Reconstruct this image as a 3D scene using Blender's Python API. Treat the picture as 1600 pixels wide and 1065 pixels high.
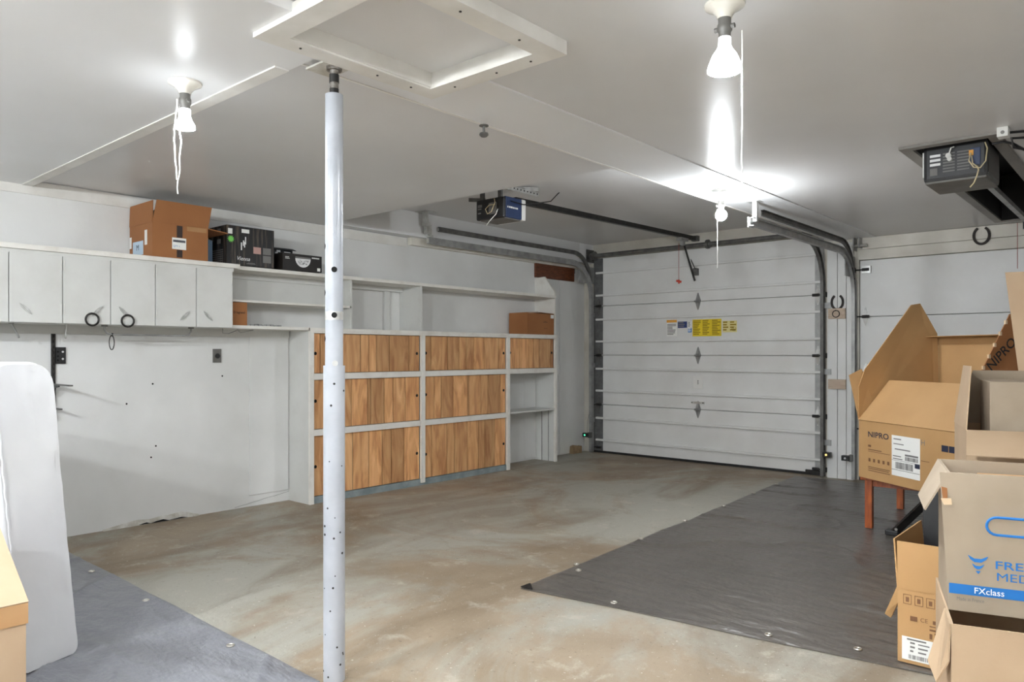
import bpy, bmesh, math, random
from mathutils import Vector, Matrix, noise
R = math.radians
random.seed(7)
for o in list(bpy.data.objects): bpy.data.objects.remove(o)
S = bpy.context.scene
C = S.collection

# ------------------------------------------------------------------ camera, world, exposure
cd = bpy.data.cameras.new('camera'); cam = bpy.data.objects.new('camera', cd); C.objects.link(cam)
cd.sensor_width = 36; cd.lens = 1169/1600*36; cd.shift_y = (552-532.5)/1600
cd.clip_start = .02
cam.location = (4.90, -6.81, 1.085); cam.rotation_euler = (R(90), 0, R(41.245))
S.camera = cam
W = bpy.data.worlds.new('world'); S.world = W; W.use_nodes = True
W.node_tree.nodes['Background'].inputs[0].default_value = (.8, .85, .9, 1)
W.node_tree.nodes['Background'].inputs[1].default_value = .05
S.view_settings.view_transform = 'Standard'; S.view_settings.look = 'None'
S.view_settings.gamma = 1; S.view_settings.use_curve_mapping = False
S.view_settings.exposure = 3.45
BULB = 150.0          # radiance of the glowing bulb glass
CAP = 3.2

# ------------------------------------------------------------------ materials
M = {}
def mat(name, col, rough=.6, metal=0, col2=None, scale=8, bump=0, bscale=40, detail=6, fac=(.35, .65), coat=0, spec=.5, emit=0, stretch=None, rnd=0):
    m = bpy.data.materials.new(name); m.use_nodes = True; nt = m.node_tree; n = nt.nodes; L = nt.links
    b = n['Principled BSDF']
    b.inputs['Base Color'].default_value = (*col, 1); b.inputs['Roughness'].default_value = rough
    b.inputs['Metallic'].default_value = metal; b.inputs['Specular IOR Level'].default_value = spec
    b.inputs['Coat Weight'].default_value = coat
    tc = n.new('ShaderNodeTexCoord'); vec = tc.outputs['Object']
    if stretch:
        mp = n.new('ShaderNodeMapping'); mp.inputs['Scale'].default_value = stretch; L.new(vec, mp.inputs[0]); vec = mp.outputs[0]
    if col2:
        nz = n.new('ShaderNodeTexNoise'); nz.inputs['Scale'].default_value = scale; nz.inputs['Detail'].default_value = detail
        L.new(vec, nz.inputs['Vector'])
        mr = n.new('ShaderNodeMapRange'); mr.inputs[1].default_value = fac[0]; mr.inputs[2].default_value = fac[1]
        L.new(nz.outputs[0], mr.inputs[0])
        mx = n.new('ShaderNodeMix'); mx.data_type = 'RGBA'
        mx.inputs[6].default_value = (*col, 1); mx.inputs[7].default_value = (*col2, 1)
        L.new(mr.outputs[0], mx.inputs[0]); out = mx.outputs[2]
        if rnd:
            oi = n.new('ShaderNodeObjectInfo'); hs = n.new('ShaderNodeHueSaturation')
            m2 = n.new('ShaderNodeMapRange'); m2.inputs[3].default_value = 1-rnd; m2.inputs[4].default_value = 1+rnd
            L.new(oi.outputs['Random'], m2.inputs[0]); L.new(m2.outputs[0], hs.inputs['Value']); L.new(out, hs.inputs['Color']); out = hs.outputs[0]
        L.new(out, b.inputs['Base Color'])
    if bump:
        nb = n.new('ShaderNodeTexNoise'); nb.inputs['Scale'].default_value = bscale; nb.inputs['Detail'].default_value = 4
        L.new(vec, nb.inputs['Vector'])
        bp = n.new('ShaderNodeBump'); bp.inputs['Strength'].default_value = bump; bp.inputs['Distance'].default_value = .01
        L.new(nb.outputs[0], bp.inputs['Height']); L.new(bp.outputs[0], b.inputs['Normal'])
    if emit:
        b.inputs['Emission Color'].default_value = (*col, 1); b.inputs['Emission Strength'].default_value = emit
    M[name] = m; return m

def s2l(r, g, b):
    f = lambda v: (v/255/12.92) if v/255 <= .04045 else ((v/255+.055)/1.055)**2.4
    return (f(r), f(g), f(b))

mat('wall', s2l(228, 228, 226), .55, col2=s2l(214, 214, 211), scale=1.6, bump=.12, bscale=14, fac=(.4, .7))
mat('header', s2l(226, 222, 212), .6, col2=s2l(206, 200, 188), scale=3, bump=.1, bscale=20)
mat('ceiling_beam', s2l(234, 235, 236), .3, spec=.1, col2=s2l(225, 225, 225), scale=.9, bump=.06, bscale=3.0, fac=(.35, .75))
mat('ceiling', s2l(224, 224, 224), .25, spec=.1, col2=s2l(213, 212, 211), scale=.9, bump=.06, bscale=3.0, fac=(.35, .75))
mat('trim_white', s2l(232, 230, 225), .5, col2=s2l(216, 213, 206), scale=5, bump=.08, bscale=30)
mat('cab_white', s2l(214, 214, 210), .45, col2=s2l(202, 201, 196), scale=4, bump=.05, bscale=20, fac=(.45, .75))
mat('frame_white', s2l(232, 229, 222), .5, col2=s2l(214, 208, 198), scale=9, bump=.08, bscale=40, fac=(.5, .8))
mat('door_white', s2l(224, 224, 222), .45, col2=s2l(214, 213, 210), scale=2.5, bump=.05, bscale=60)
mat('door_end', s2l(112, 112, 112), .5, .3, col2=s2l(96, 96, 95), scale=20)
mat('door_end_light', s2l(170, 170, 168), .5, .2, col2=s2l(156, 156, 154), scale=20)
mat('galv', s2l(172, 172, 170), .42, .45, col2=s2l(146, 146, 145), scale=14)
mat('galv_bright', s2l(215, 215, 212), .35, .7, col2=s2l(190, 190, 186), scale=30)
mat('galv_dark', s2l(116, 115, 112), .5, .45, col2=s2l(92, 91, 89), scale=14)
mat('black_metal', s2l(36, 36, 36), .45, .4, col2=s2l(52, 50, 48), scale=20)
mat('iron', s2l(70, 68, 66), .5, .7, col2=s2l(48, 46, 44), scale=40)
mat('horseshoe', s2l(40, 38, 36), .7, .4, col2=s2l(62, 55, 50), scale=60)
mat('rubber', s2l(32, 32, 32), .75)
mat('black_plastic', s2l(22, 22, 24), .38, col2=s2l(30, 30, 32), scale=10)
mat('grey_plastic', s2l(108, 106, 102), .5, col2=s2l(96, 94, 90), scale=10)
mat('blue_plastic', s2l(38, 58, 98), .4, col2=s2l(30, 48, 84), scale=8)
mat('white_plastic', s2l(225, 224, 220), .4)
mat('porcelain', s2l(226, 222, 212), .25, coat=.3)
mat('socket_grey', s2l(120, 118, 114), .45, .3)
mat('brass', s2l(150, 120, 70), .4, .8)
mat('rust', s2l(96, 88, 80), .6, .6, col2=s2l(150, 146, 140), scale=60)
mat('pole', s2l(178, 182, 189), .3, col2=s2l(162, 166, 173), scale=7, bump=.06, bscale=30, coat=.3)
mat('dark_hole', s2l(14, 13, 12), .9)
mat('cord_white', s2l(236, 234, 228), .6)
mat('cord_red', s2l(150, 40, 32), .5)
mat('cord_yellow', s2l(205, 188, 150), .5)
mat('handle_red', s2l(190, 58, 36), .4)
mat('wood_raw', s2l(200, 182, 164), .7, col2=s2l(178, 158, 138), scale=6, stretch=(2, 2, 14), bump=.1)
mat('wood_brown', s2l(120, 66, 36), .45, col2=s2l(80, 40, 20), scale=6, stretch=(2, 2, 14), bump=.1)
mat('wood_stool', s2l(178, 92, 36), .35, col2=s2l(140, 64, 22), scale=8, stretch=(8, 8, 1.2), coat=.2)
mat('dark_backing', s2l(40, 26, 22), .5, col2=s2l(30, 18, 16), scale=5)
mat('label_white', s2l(236, 236, 232), .5)
mat('label_blue', s2l(186, 206, 222), .5)
mat('sheet', s2l(208, 208, 209), .85, col2=s2l(197, 197, 200), scale=2, bump=.25, bscale=9)
mat('sheet_grey', s2l(150, 150, 152), .85, col2=s2l(130, 130, 134), scale=4)
mat('board_kraft', s2l(196, 154, 108), .75, col2=s2l(186, 143, 97), scale=3, bump=.04, bscale=60, stretch=(1, 1, 3))
mat('board_tan', s2l(190, 150, 101), .7, col2=s2l(180, 140, 92), scale=3, bump=.04, bscale=60)
mat('board_pale', s2l(198, 172, 142), .75, col2=s2l(187, 160, 130), scale=3, bump=.05, bscale=50)
mat('board_grey', s2l(170, 154, 134), .75, col2=s2l(156, 140, 120), scale=4, bump=.1, bscale=18)
mat('board_brown', s2l(160, 106, 62), .7, col2=s2l(148, 96, 54), scale=3, bump=.05, bscale=50)
mat('board_edge', s2l(216, 190, 156), .8)
mat('tape', s2l(176, 132, 88), .2, coat=.6)
mat('tape_dark', s2l(46, 30, 24), .4)
mat('ink', s2l(38, 42, 62), .7)
mat('ink_brown', s2l(120, 84, 56), .8)
mat('ink_black', s2l(28, 26, 26), .7)
mat('ink_blue', s2l(24, 112, 186), .6)
mat('ink_grey', s2l(120, 118, 116), .8)
mat('ink_white', s2l(235, 235, 235), .6)
mat('ink_green', s2l(120, 205, 90), .6)
mat('sticker_yellow', s2l(232, 206, 40), .45, col2=s2l(222, 194, 34), scale=5)
mat('sticker_pale', s2l(226, 214, 150), .45)
mat('sticker_navy', s2l(40, 56, 110), .45)
mat('sticker_blue', s2l(40, 120, 190), .45)
mat('sticker_orange', s2l(224, 160, 60), .45)
mat('ink_olive', s2l(150, 126, 20), .7)
mat('carton_black', s2l(24, 22, 21), .4, col2=s2l(112, 96, 82), scale=5, stretch=(12, 12, .9), fac=(.5, .8), spec=.3)  # pale streaks mix brown grain with painted reflection patches
mat('carton_dark', s2l(24, 26, 31), .45, spec=.3)
mat('carton_warm', s2l(34, 30, 27), .45, spec=.3)
mat('photo_skin', s2l(190, 150, 140), .5)
mat('clear_wrap', s2l(200, 200, 200), .15, coat=.4)
mat('blue_pack', s2l(140, 172, 204), .5)
mat('grommet', s2l(210, 205, 195), .35, .8)
mat('toe', s2l(150, 160, 162), .7, col2=s2l(120, 132, 134), scale=8)
mat('brick_chunk', s2l(164, 140, 108), .9, col2=s2l(140, 116, 88), scale=20, bump=.3)
mat('plaster', s2l(216, 214, 208), .9, col2=s2l(180, 174, 162), scale=14, bump=.5)
mat('slot_paint', s2l(44, 42, 40), .6, col2=s2l(34, 32, 31), scale=5)
mat('slot_trim', s2l(140, 136, 130), .5, col2=s2l(124, 120, 114), scale=4)
mat('led_green', (.1, 1, .45), .4, emit=.16)
mat('led_amber', (1, .62, .18), .4, emit=.16)
mat('led_dim', s2l(200, 200, 200), .3)
BC = (.91, .96, 1)
mat('bulb', BC, .4, emit=BULB)
mat('bulb_globe', BC, .4, emit=BULB*.45)
mat('bulb_added_fill', BC, .4, emit=BULB*2.0)  # stronger glow for the added bulbs behind the viewer
mat('bulb_frost', BC, .4, emit=BULB*.013)
mat('bulb_frost_dim', BC, .4, emit=BULB*.004)

def wood_planks():
    m = bpy.data.materials.new('plank_wood'); m.use_nodes = True; nt = m.node_tree; n = nt.nodes; L = nt.links; b = n['Principled BSDF']
    tc = n.new('ShaderNodeTexCoord'); oi = n.new('ShaderNodeObjectInfo')
    ad = n.new('ShaderNodeVectorMath'); ad.operation = 'MULTIPLY_ADD'
    cb = n.new('ShaderNodeCombineXYZ')
    for i in range(3): L.new(oi.outputs['Random'], cb.inputs[i])
    ad.inputs[1].default_value = (37, 53, 29); L.new(cb.outputs[0], ad.inputs[0]); L.new(tc.outputs['Object'], ad.inputs[2])
    mp = n.new('ShaderNodeMapping'); mp.inputs['Scale'].default_value = (6, 6, 1.1); L.new(ad.outputs[0], mp.inputs[0])
    nz = n.new('ShaderNodeTexNoise'); nz.inputs['Scale'].default_value = 2.2; nz.inputs['Detail'].default_value = 8; nz.inputs['Distortion'].default_value = 1.4
    L.new(mp.outputs[0], nz.inputs['Vector'])
    cr = n.new('ShaderNodeValToRGB'); e = cr.color_ramp.elements
    e[0].position = .3; e[0].color = (*s2l(176, 120, 76), 1); e[1].position = .72; e[1].color = (*s2l(226, 180, 130), 1)
    k = e.new(.5); k.color = (*s2l(208, 156, 106), 1)
    L.new(nz.outputs[0], cr.inputs[0])
    hs = n.new('ShaderNodeHueSaturation'); mr = n.new('ShaderNodeMapRange'); mr.inputs[3].default_value = .8; mr.inputs[4].default_value = 1.28
    L.new(oi.outputs['Random'], mr.inputs[0]); L.new(mr.outputs[0], hs.inputs['Value']); L.new(cr.outputs[0], hs.inputs['Color'])
    L.new(hs.outputs[0], b.inputs['Base Color']); b.inputs['Roughness'].default_value = .5
    bp = n.new('ShaderNodeBump'); bp.inputs['Strength'].default_value = .08; bp.inputs['Distance'].default_value = .005
    L.new(nz.outputs[0], bp.inputs['Height']); L.new(bp.outputs[0], b.inputs['Normal'])
    M['plank'] = m
wood_planks()

def concrete():
    m = bpy.data.materials.new('concrete_floor'); m.use_nodes = True; nt = m.node_tree; n = nt.nodes; L = nt.links; b = n['Principled BSDF']
    tc = n.new('ShaderNodeTexCoord')
    def nz(scale, det=8, dist=0., rough=.6, off=(0, 0, 0), st=(1, 1, 1)):
        mp = n.new('ShaderNodeMapping'); mp.inputs['Location'].default_value = off; mp.inputs['Scale'].default_value = st
        L.new(tc.outputs['Object'], mp.inputs[0])
        t = n.new('ShaderNodeTexNoise'); t.inputs['Scale'].default_value = scale; t.inputs['Detail'].default_value = det
        t.inputs['Distortion'].default_value = dist; t.inputs['Roughness'].default_value = rough
        L.new(mp.outputs[0], t.inputs['Vector']); return t.outputs[0]
    def ramp(v, lo, hi):
        r = n.new('ShaderNodeMapRange'); r.inputs[1].default_value = lo; r.inputs[2].default_value = hi; L.new(v, r.inputs[0]); return r.outputs[0]
    def mix(f, a, c, amount=1.):
        x = n.new('ShaderNodeMix'); x.data_type = 'RGBA'
        if amount != 1.:
            q = n.new('ShaderNodeMath'); q.operation = 'MULTIPLY'; q.inputs[1].default_value = amount; L.new(f, q.inputs[0]); f = q.outputs[0]
        L.new(f, x.inputs[0])
        for k, s in ((6, a), (7, c)):
            if isinstance(s, tuple): x.inputs[k].default_value = (*s, 1)
            else: L.new(s, x.inputs[k])
        return x.outputs[2]
    base = mix(ramp(nz(1.1, 9, .6), .35, .65), s2l(164, 148, 127), s2l(140, 123, 102))
    base = mix(ramp(nz(.55, 10, .8, .68, (3, 1, 0)), .47, .56), base, s2l(166, 164, 153), .9)      # remnants of pale green-grey paint
    base = mix(ramp(nz(.8, 8, 1.2, .6, (9, 4, 0), (1.6, .6, 1)), .5, .68), base, s2l(126, 109, 88), .8)  # brown tyre dirt along the bay
    base = mix(ramp(nz(5, 10, .3, .75, (2, 7, 0)), .56, .66), base, s2l(190, 182, 168), .55)
    base = mix(ramp(nz(38, 3, 0, .6), .64, .72), base, s2l(104, 92, 78), .7)
    base = mix(ramp(nz(60, 2, 0, .6, (5, 5, 0)), .68, .74), base, s2l(214, 208, 196), .8)
    # one wandering crack
    wv = n.new('ShaderNodeTexVoronoi'); wv.feature = 'DISTANCE_TO_EDGE'; wv.inputs['Scale'].default_value = .42
    ds = n.new('ShaderNodeTexNoise'); ds.inputs['Scale'].default_value = 3; ds.inputs['Detail'].default_value = 5; L.new(tc.outputs['Object'], ds.inputs['Vector'])
    vm = n.new('ShaderNodeVectorMath'); vm.operation = 'MULTIPLY_ADD'; vm.inputs[1].default_value = (.35, .35, 0); L.new(ds.outputs['Color'], vm.inputs[0]); L.new(tc.outputs['Object'], vm.inputs[2])
    L.new(vm.outputs[0], wv.inputs['Vector'])
    cr = n.new('ShaderNodeMapRange'); cr.inputs[1].default_value = 0; cr.inputs[2].default_value = .006; cr.inputs[3].default_value = 1; cr.inputs[4].default_value = 0; L.new(wv.outputs['Distance'], cr.inputs[0])
    base = mix(cr.outputs[0], base, s2l(128, 114, 98), .22)
    L.new(base, b.inputs['Base Color'])
    rg = n.new('ShaderNodeMapRange'); rg.inputs[3].default_value = .38; rg.inputs[4].default_value = .72; L.new(nz(1.4, 6), rg.inputs[0]); L.new(rg.outputs[0], b.inputs['Roughness'])
    bp = n.new('ShaderNodeBump'); bp.inputs['Strength'].default_value = .4; bp.inputs['Distance'].default_value = .01
    L.new(nz(16, 10, 0, .75), bp.inputs['Height']); L.new(bp.outputs[0], b.inputs['Normal'])
    M['concrete'] = m
concrete()

def tarp_mat(name, c1, c2, rough):
    m = bpy.data.materials.new(name); m.use_nodes = True; nt = m.node_tree; n = nt.nodes; L = nt.links; b = n['Principled BSDF']
    tc = n.new('ShaderNodeTexCoord')
    nz = n.new('ShaderNodeTexNoise'); nz.inputs['Scale'].default_value = 1.3; nz.inputs['Detail'].default_value = 7; L.new(tc.outputs['Object'], nz.inputs['Vector'])
    mx = n.new('ShaderNodeMix'); mx.data_type = 'RGBA'; mx.inputs[6].default_value = (*c1, 1); mx.inputs[7].default_value = (*c2, 1)
    mr = n.new('ShaderNodeMapRange'); mr.inputs[1].default_value = .35; mr.inputs[2].default_value = .65; L.new(nz.outputs[0], mr.inputs[0]); L.new(mr.outputs[0], mx.inputs[0])
    L.new(mx.outputs[2], b.inputs['Base Color']); b.inputs['Roughness'].default_value = rough
    mp = n.new('ShaderNodeMapping'); mp.inputs['Scale'].default_value = (1, 2.6, 1); mp.inputs['Rotation'].default_value = (0, 0, R(35)); L.new(tc.outputs['Object'], mp.inputs[0])
    w = n.new('ShaderNodeTexNoise'); w.inputs['Scale'].default_value = 5; w.inputs['Detail'].default_value = 5; w.inputs['Distortion'].default_value = .15; L.new(mp.outputs[0], w.inputs['Vector'])
    f = n.new('ShaderNodeTexNoise'); f.inputs['Scale'].default_value = 40; L.new(tc.outputs['Object'], f.inputs['Vector'])
    ad = n.new('ShaderNodeMath'); ad.operation = 'MULTIPLY_ADD'; ad.inputs[1].default_value = .12; L.new(f.outputs[0], ad.inputs[0]); L.new(w.outputs[0], ad.inputs[2])
    bp = n.new('ShaderNodeBump'); bp.inputs['Strength'].default_value = .6; bp.inputs['Distance'].default_value = .03
    L.new(ad.outputs[0], bp.inputs['Height']); L.new(bp.outputs[0], b.inputs['Normal'])
    M[name] = m
tarp_mat('tarp_dark', s2l(97, 91, 85), s2l(85, 80, 75), .3)
tarp_mat('tarp_grey', s2l(132, 133, 138), s2l(118, 119, 125), .34)

# ------------------------------------------------------------------ mesh builder
class MB:
    def __init__(s): s.v = []; s.f = []; s.smooth = False
    def add(s, vs, fs):
        k = len(s.v); s.v += [tuple(v) for v in vs]; s.f += [tuple(i+k for i in f) for f in fs]; return s
    def box(s, x0, x1, y0, y1, z0, z1):
        return s.add([(x0, y0, z0), (x1, y0, z0), (x1, y1, z0), (x0, y1, z0), (x0, y0, z1), (x1, y0, z1), (x1, y1, z1), (x0, y1, z1)],
                     [(0, 3, 2, 1), (4, 5, 6, 7), (0, 1, 5, 4), (1, 2, 6, 5), (2, 3, 7, 6), (3, 0, 4, 7)])
    def hexa(s, b, t):      # two matching quads
        return s.add(list(b)+list(t), [(3, 2, 1, 0), (4, 5, 6, 7), (0, 1, 5, 4), (1, 2, 6, 5), (2, 3, 7, 6), (3, 0, 4, 7)])
    def slab(s, pts, thick):   # planar polygon pts extruded by thick along its normal
        p = [Vector(q) for q in pts]; nn = Vector((0, 0, 0))
        for i in range(len(p)): nn += (p[i]-p[0]).cross(p[(i+1) % len(p)]-p[0])
        nn.normalize(); k = len(p)
        vs = p+[q+nn*thick for q in p]
        fs = [tuple(reversed(range(k))), tuple(range(k, 2*k))]+[(i, (i+1) % k, k+(i+1) % k, k+i) for i in range(k)]
        return s.add(vs, fs)
    def cyl(s, a, b, r, r2=None, n=14):
        a = Vector(a); b = Vector(b); d = (b-a).normalized(); u = d.orthogonal().normalized(); w = d.cross(u); r2 = r if r2 is None else r2
        vs = [a+(u*math.cos(2*math.pi*i/n)+w*math.sin(2*math.pi*i/n))*r for i in range(n)]+[b+(u*math.cos(2*math.pi*i/n)+w*math.sin(2*math.pi*i/n))*r2 for i in range(n)]
        return s.add(vs, [tuple(reversed(range(n))), tuple(range(n, 2*n))]+[(i, (i+1) % n, n+(i+1) % n, n+i) for i in range(n)])
    def tube(s, pts, r, n=8, closed=False):
        p = [Vector(q) for q in pts]; k = len(p); rings = []; u = None
        for i in range(k):
            if closed: d = p[(i+1) % k]-p[i-1]
            else: d = p[min(i+1, k-1)]-p[max(i-1, 0)]
            d.normalize()
            u = d.orthogonal().normalized() if u is None else (u-d*u.dot(d)).normalized()
            w = d.cross(u)
            rings.append([p[i]+(u*math.cos(2*math.pi*j/n)+w*math.sin(2*math.pi*j/n))*r for j in range(n)])
        vs = [v for q in rings for v in q]; fs = []
        for i in range(k if closed else k-1):
            a = i*n; b = ((i+1) % k)*n
            fs += [(a+j, a+(j+1) % n, b+(j+1) % n, b+j) for j in range(n)]
        if not closed: fs += [tuple(reversed(range(n))), tuple(range((k-1)*n, k*n))]
        return s.add(vs, fs)
    def lathe(s, c, prof, n=24):   # prof: list of (r, z) relative to c
        c = Vector(c); vs = []; fs = []
        for r, z in prof:
            vs += [c+Vector((r*math.cos(2*math.pi*i/n), r*math.sin(2*math.pi*i/n), z)) for i in range(n)]
        for k in range(len(prof)-1):
            fs += [(k*n+i, k*n+(i+1) % n, (k+1)*n+(i+1) % n, (k+1)*n+i) for i in range(n)]
        fs += [tuple(reversed(range(n))), tuple(range((len(prof)-1)*n, len(prof)*n))]
        return s.add(vs, fs)
    def sweep(s, pts, sec, up):     # profile sec [(a,b)] swept along pts; a along side axis, b along normal in the path plane
        p = [Vector(q) for q in pts]; side = Vector(up).normalized(); k = len(p); n = len(sec); vs = []; fs = []
        for i in range(k):
            d = (p[min(i+1, k-1)]-p[max(i-1, 0)]).normalized(); w = d.cross(side)
            vs += [p[i]+side*a+w*b for a, b in sec]
        for i in range(k-1):
            fs += [(i*n+j, i*n+(j+1) % n, (i+1)*n+(j+1) % n, (i+1)*n+j) for j in range(n)]
        fs += [tuple(reversed(range(n))), tuple(range((k-1)*n, k*n))]
        return s.add(vs, fs)

ORG = {}       # object -> origin of its thing (world offset baked out of part meshes)
def mesh_of(name, mb, m, off=Vector((0, 0, 0)), smooth=False, bevel=0, mats=None):
    me = bpy.data.meshes.new(name)
    me.from_pydata([tuple(Vector(v)-off) for v in mb.v], [], mb.f)
    bm = bmesh.new(); bm.from_mesh(me); bmesh.ops.recalc_face_normals(bm, faces=bm.faces)
    if bevel:
        es = [e for e in bm.edges if len(e.link_faces) == 2 and e.calc_face_angle(0) > R(50)]
        try: bmesh.ops.bevel(bm, geom=es, offset=bevel, segments=2, affect='EDGES', profile=.6, clamp_overlap=True)
        except Exception: pass
    bm.to_mesh(me); bm.free()
    me.materials.append(M[m] if isinstance(m, str) else m)
    if smooth:
        for p in me.polygons: p.use_smooth = True
        me.set_sharp_from_angle(angle=R(40))
    return me
def part(name, mb, m, parent=None, smooth=False, bevel=0):
    """a mesh object; under a parent its coordinates are given in the space ORG says (world minus the thing's origin)"""
    off = ORG[parent] if parent is not None else Vector((0, 0, 0))
    o = bpy.data.objects.new(name, mesh_of(name, mb, m, off, smooth, bevel)); C.objects.link(o)
    if parent is not None: o.parent = parent
    ORG[o] = off
    return o
def put(name, me, parent, loc, rot=(0, 0, 0)):    # shared mesh data, placed
    o = bpy.data.objects.new(name, me); C.objects.link(o)
    off = ORG[parent] if parent is not None else Vector((0, 0, 0))
    o.location = Vector(loc)-off; o.rotation_euler = rot
    if parent is not None: o.parent = parent
    ORG[o] = off
    return o
def tag(o, label=None, cat=None, group=None, kind=None):
    if label: o['label'] = label
    if cat: o['category'] = cat
    if group: o['group'] = group
    if kind: o['kind'] = kind
    return o
def thing(name, label, cat, loc, group=None, rotz=None):
    o = bpy.data.objects.new(name, None); C.objects.link(o); o.location = loc; o.empty_display_size = .1
    if rotz is None: ORG[o] = Vector(loc)
    else: o.rotation_euler = (0, 0, rotz); ORG[o] = Vector((0, 0, 0))
    return tag(o, label, cat, group)
def single(name, mb, m, label, cat, loc, group=None, smooth=False, bevel=0):
    o = bpy.data.objects.new(name, mesh_of(name, mb, m, Vector(loc), smooth, bevel)); C.objects.link(o); o.location = loc
    ORG[o] = Vector(loc)
    return tag(o, label, cat, group)
def struct(name, mb, m, smooth=False, bevel=0):
    o = part(name, mb, m, None, smooth, bevel); o['kind'] = 'structure'; return o
def text(name, s, origin, right, up, height, m, parent, depth=.0006, maxw=None, shear=0, bold=0):
    cu = bpy.data.curves.new(name, 'FONT'); cu.body = s; cu.size = 1; cu.shear = shear; cu.offset = bold; cu.resolution_u = 3
    t = bpy.data.objects.new(name, cu); C.objects.link(t)
    dg = bpy.context.evaluated_depsgraph_get()
    me = bpy.data.meshes.new_from_object(t.evaluated_get(dg)); bpy.data.objects.remove(t)
    xs = [v.co.x for v in me.vertices]; ys = [v.co.y for v in me.vertices]
    if not xs: return
    x0, x1, y0, y1 = min(xs), max(xs), min(ys), max(ys)
    sc = height/(y1-y0); sx = sc if maxw is None else maxw/(x1-x0)
    r = Vector(right).normalized(); u = Vector(up).normalized(); nn = r.cross(u); o0 = Vector(origin)-ORG[parent]
    for v in me.vertices: v.co = o0+r*((v.co.x-x0)*sx)+u*((v.co.y-y0)*sc)+nn*depth
    me.name = name; me.materials.clear(); me.materials.append(M[m])
    o = bpy.data.objects.new(name, me); C.objects.link(o); o.parent = parent; ORG[o] = ORG[parent]
    return o
def bars(name, rects, origin, right, up, m, parent, lift=.0006, th=.0006):   # flat print: rects (u0,u1,v0,v1)
    r = Vector(right).normalized(); u = Vector(up).normalized(); nn = r.cross(u); o0 = Vector(origin); mb = MB()
    for a, b, c, d in rects:
        q = [o0+r*x+u*y+nn*lift for x, y in ((a, c), (b, c), (b, d), (a, d))]
        mb.hexa(q, [p+nn*th for p in q])
    return part(name, mb, m, parent)
def lines(w, h, n, seed, margin=.06, fill=.55):     # rows of pretend small print
    rr = random.Random(seed); out = []
    for i in range(n):
        y1 = h*(1-margin)-i*(h*(1-2*margin)/n); out.append((w*margin, w*margin+w*(1-2*margin)*rr.uniform(.55, 1), y1-h*(1-2*margin)/n*fill, y1))
    return out
def barcode(x0, x1, y0, y1, seed):
    rr = random.Random(seed); out = []; x = x0
    while x < x1:
        w = rr.choice((.0012, .0022, .0034)); out.append((x, min(x+w, x1), y0, y1)); x += w+rr.choice((.0012, .002, .003))
    return out

# ------------------------------------------------------------------ the room
XR, YB = 6.15, -9.2
struct('floor', MB().box(-.15, XR+.15, YB-.15, .25, -.12, 0), 'concrete')
wl = struct('wall_left', MB().box(-.15, 0, YB-.15, .15, 0, 2.75), 'wall')
struct('wall_right', MB().box(XR, XR+.15, YB-.15, .15, 0, 2.75), 'wall')
struct('wall_front', MB().box(0, XR, YB-.15, YB, 0, 2.75), 'wall')
wb = MB()
wb.box(0, .125, 0, .15, 0, 2.75).box(.125, 2.62, 0, .15, 2.135, 2.75).box(2.62, 2.905, -.02, .15, 0, 2.75)
wb.box(2.905, 5.35, 0, .15, 1.885, 2.75).box(5.35, XR, 0, .15, 0, 2.75)
wall_back = struct('wall_back', wb, 'header')

def ceiling():
    xs = [-.0, .12, 2.68, 2.91, 3.05, 3.395, 3.965, 4.295, XR]
    ys = [YB, -5.565, -5.40, -4.975, -3.45, -2.84, -2.80, -.25, 0.]
    def h(i, j):
        if not (0 <= i < len(xs)-1 and 0 <= j < len(ys)-1): return None
        x = (xs[i]+xs[i+1])/2; y = (ys[j]+ys[j+1])/2
        if 2.91 < x < 3.395 and -5.565 < y < -4.975: return (2.13, 2.13)
        if 3.965 < x < 4.295 and -2.84 < y < -.25: return (2.42, 2.42)
        if x < 3.05 and y < -5.40: return (2.045, 2.045)
        if 2.68 < x < 3.05: return (2.069, 2.069)
        if .12 < x < 2.68 and y > -3.45:
            f = lambda yy: 2.075+.205*min(1, (yy+3.45)/.65)
            return (f(ys[j]), f(ys[j+1]))
        return (2.075, 2.075)
    mb = MB(); idx = []
    for i in range(len(xs)-1):
        for j in range(len(ys)-1):
            a, b = h(i, j); x0, x1, y0, y1 = xs[i], xs[i+1], ys[j], ys[j+1]
            mb.add([(x0, y0, a), (x1, y0, a), (x1, y1, b), (x0, y1, b)], [(0, 3, 2, 1)]); idx += [1 if a in (2.045, 2.069) else 0]*(len(mb.f)-len(idx))
            r = h(i+1, j)
            if r and (abs(r[0]-a) > 1e-4 or abs(r[1]-b) > 1e-4): mb.add([(x1, y0, a), (x1, y1, b), (x1, y1, r[1]), (x1, y0, r[0])], [(0, 1, 2, 3)])
            u = h(i, j+1)
            if u and abs(u[0]-b) > 1e-4: mb.add([(x0, y1, b), (x1, y1, b), (x1, y1, u[0]), (x0, y1, u[0])], [(0, 1, 2, 3)])
    idx += [0]*(len(mb.f)-len(idx)); mb.box(0, XR, YB, 0, 2.6, 2.7)
    me = bpy.data.meshes.new('ceiling'); me.from_pydata(mb.v, [], mb.f); me.materials.append(M['ceiling']); me.materials.append(M['ceiling_beam'])
    for k, v in enumerate(idx): me.polygons[k].material_index = v
    o = bpy.data.objects.new('ceiling', me); C.objects.link(o); o['kind'] = 'structure'; ORG[o] = Vector((0, 0, 0)); return o
ceil = ceiling()
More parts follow.
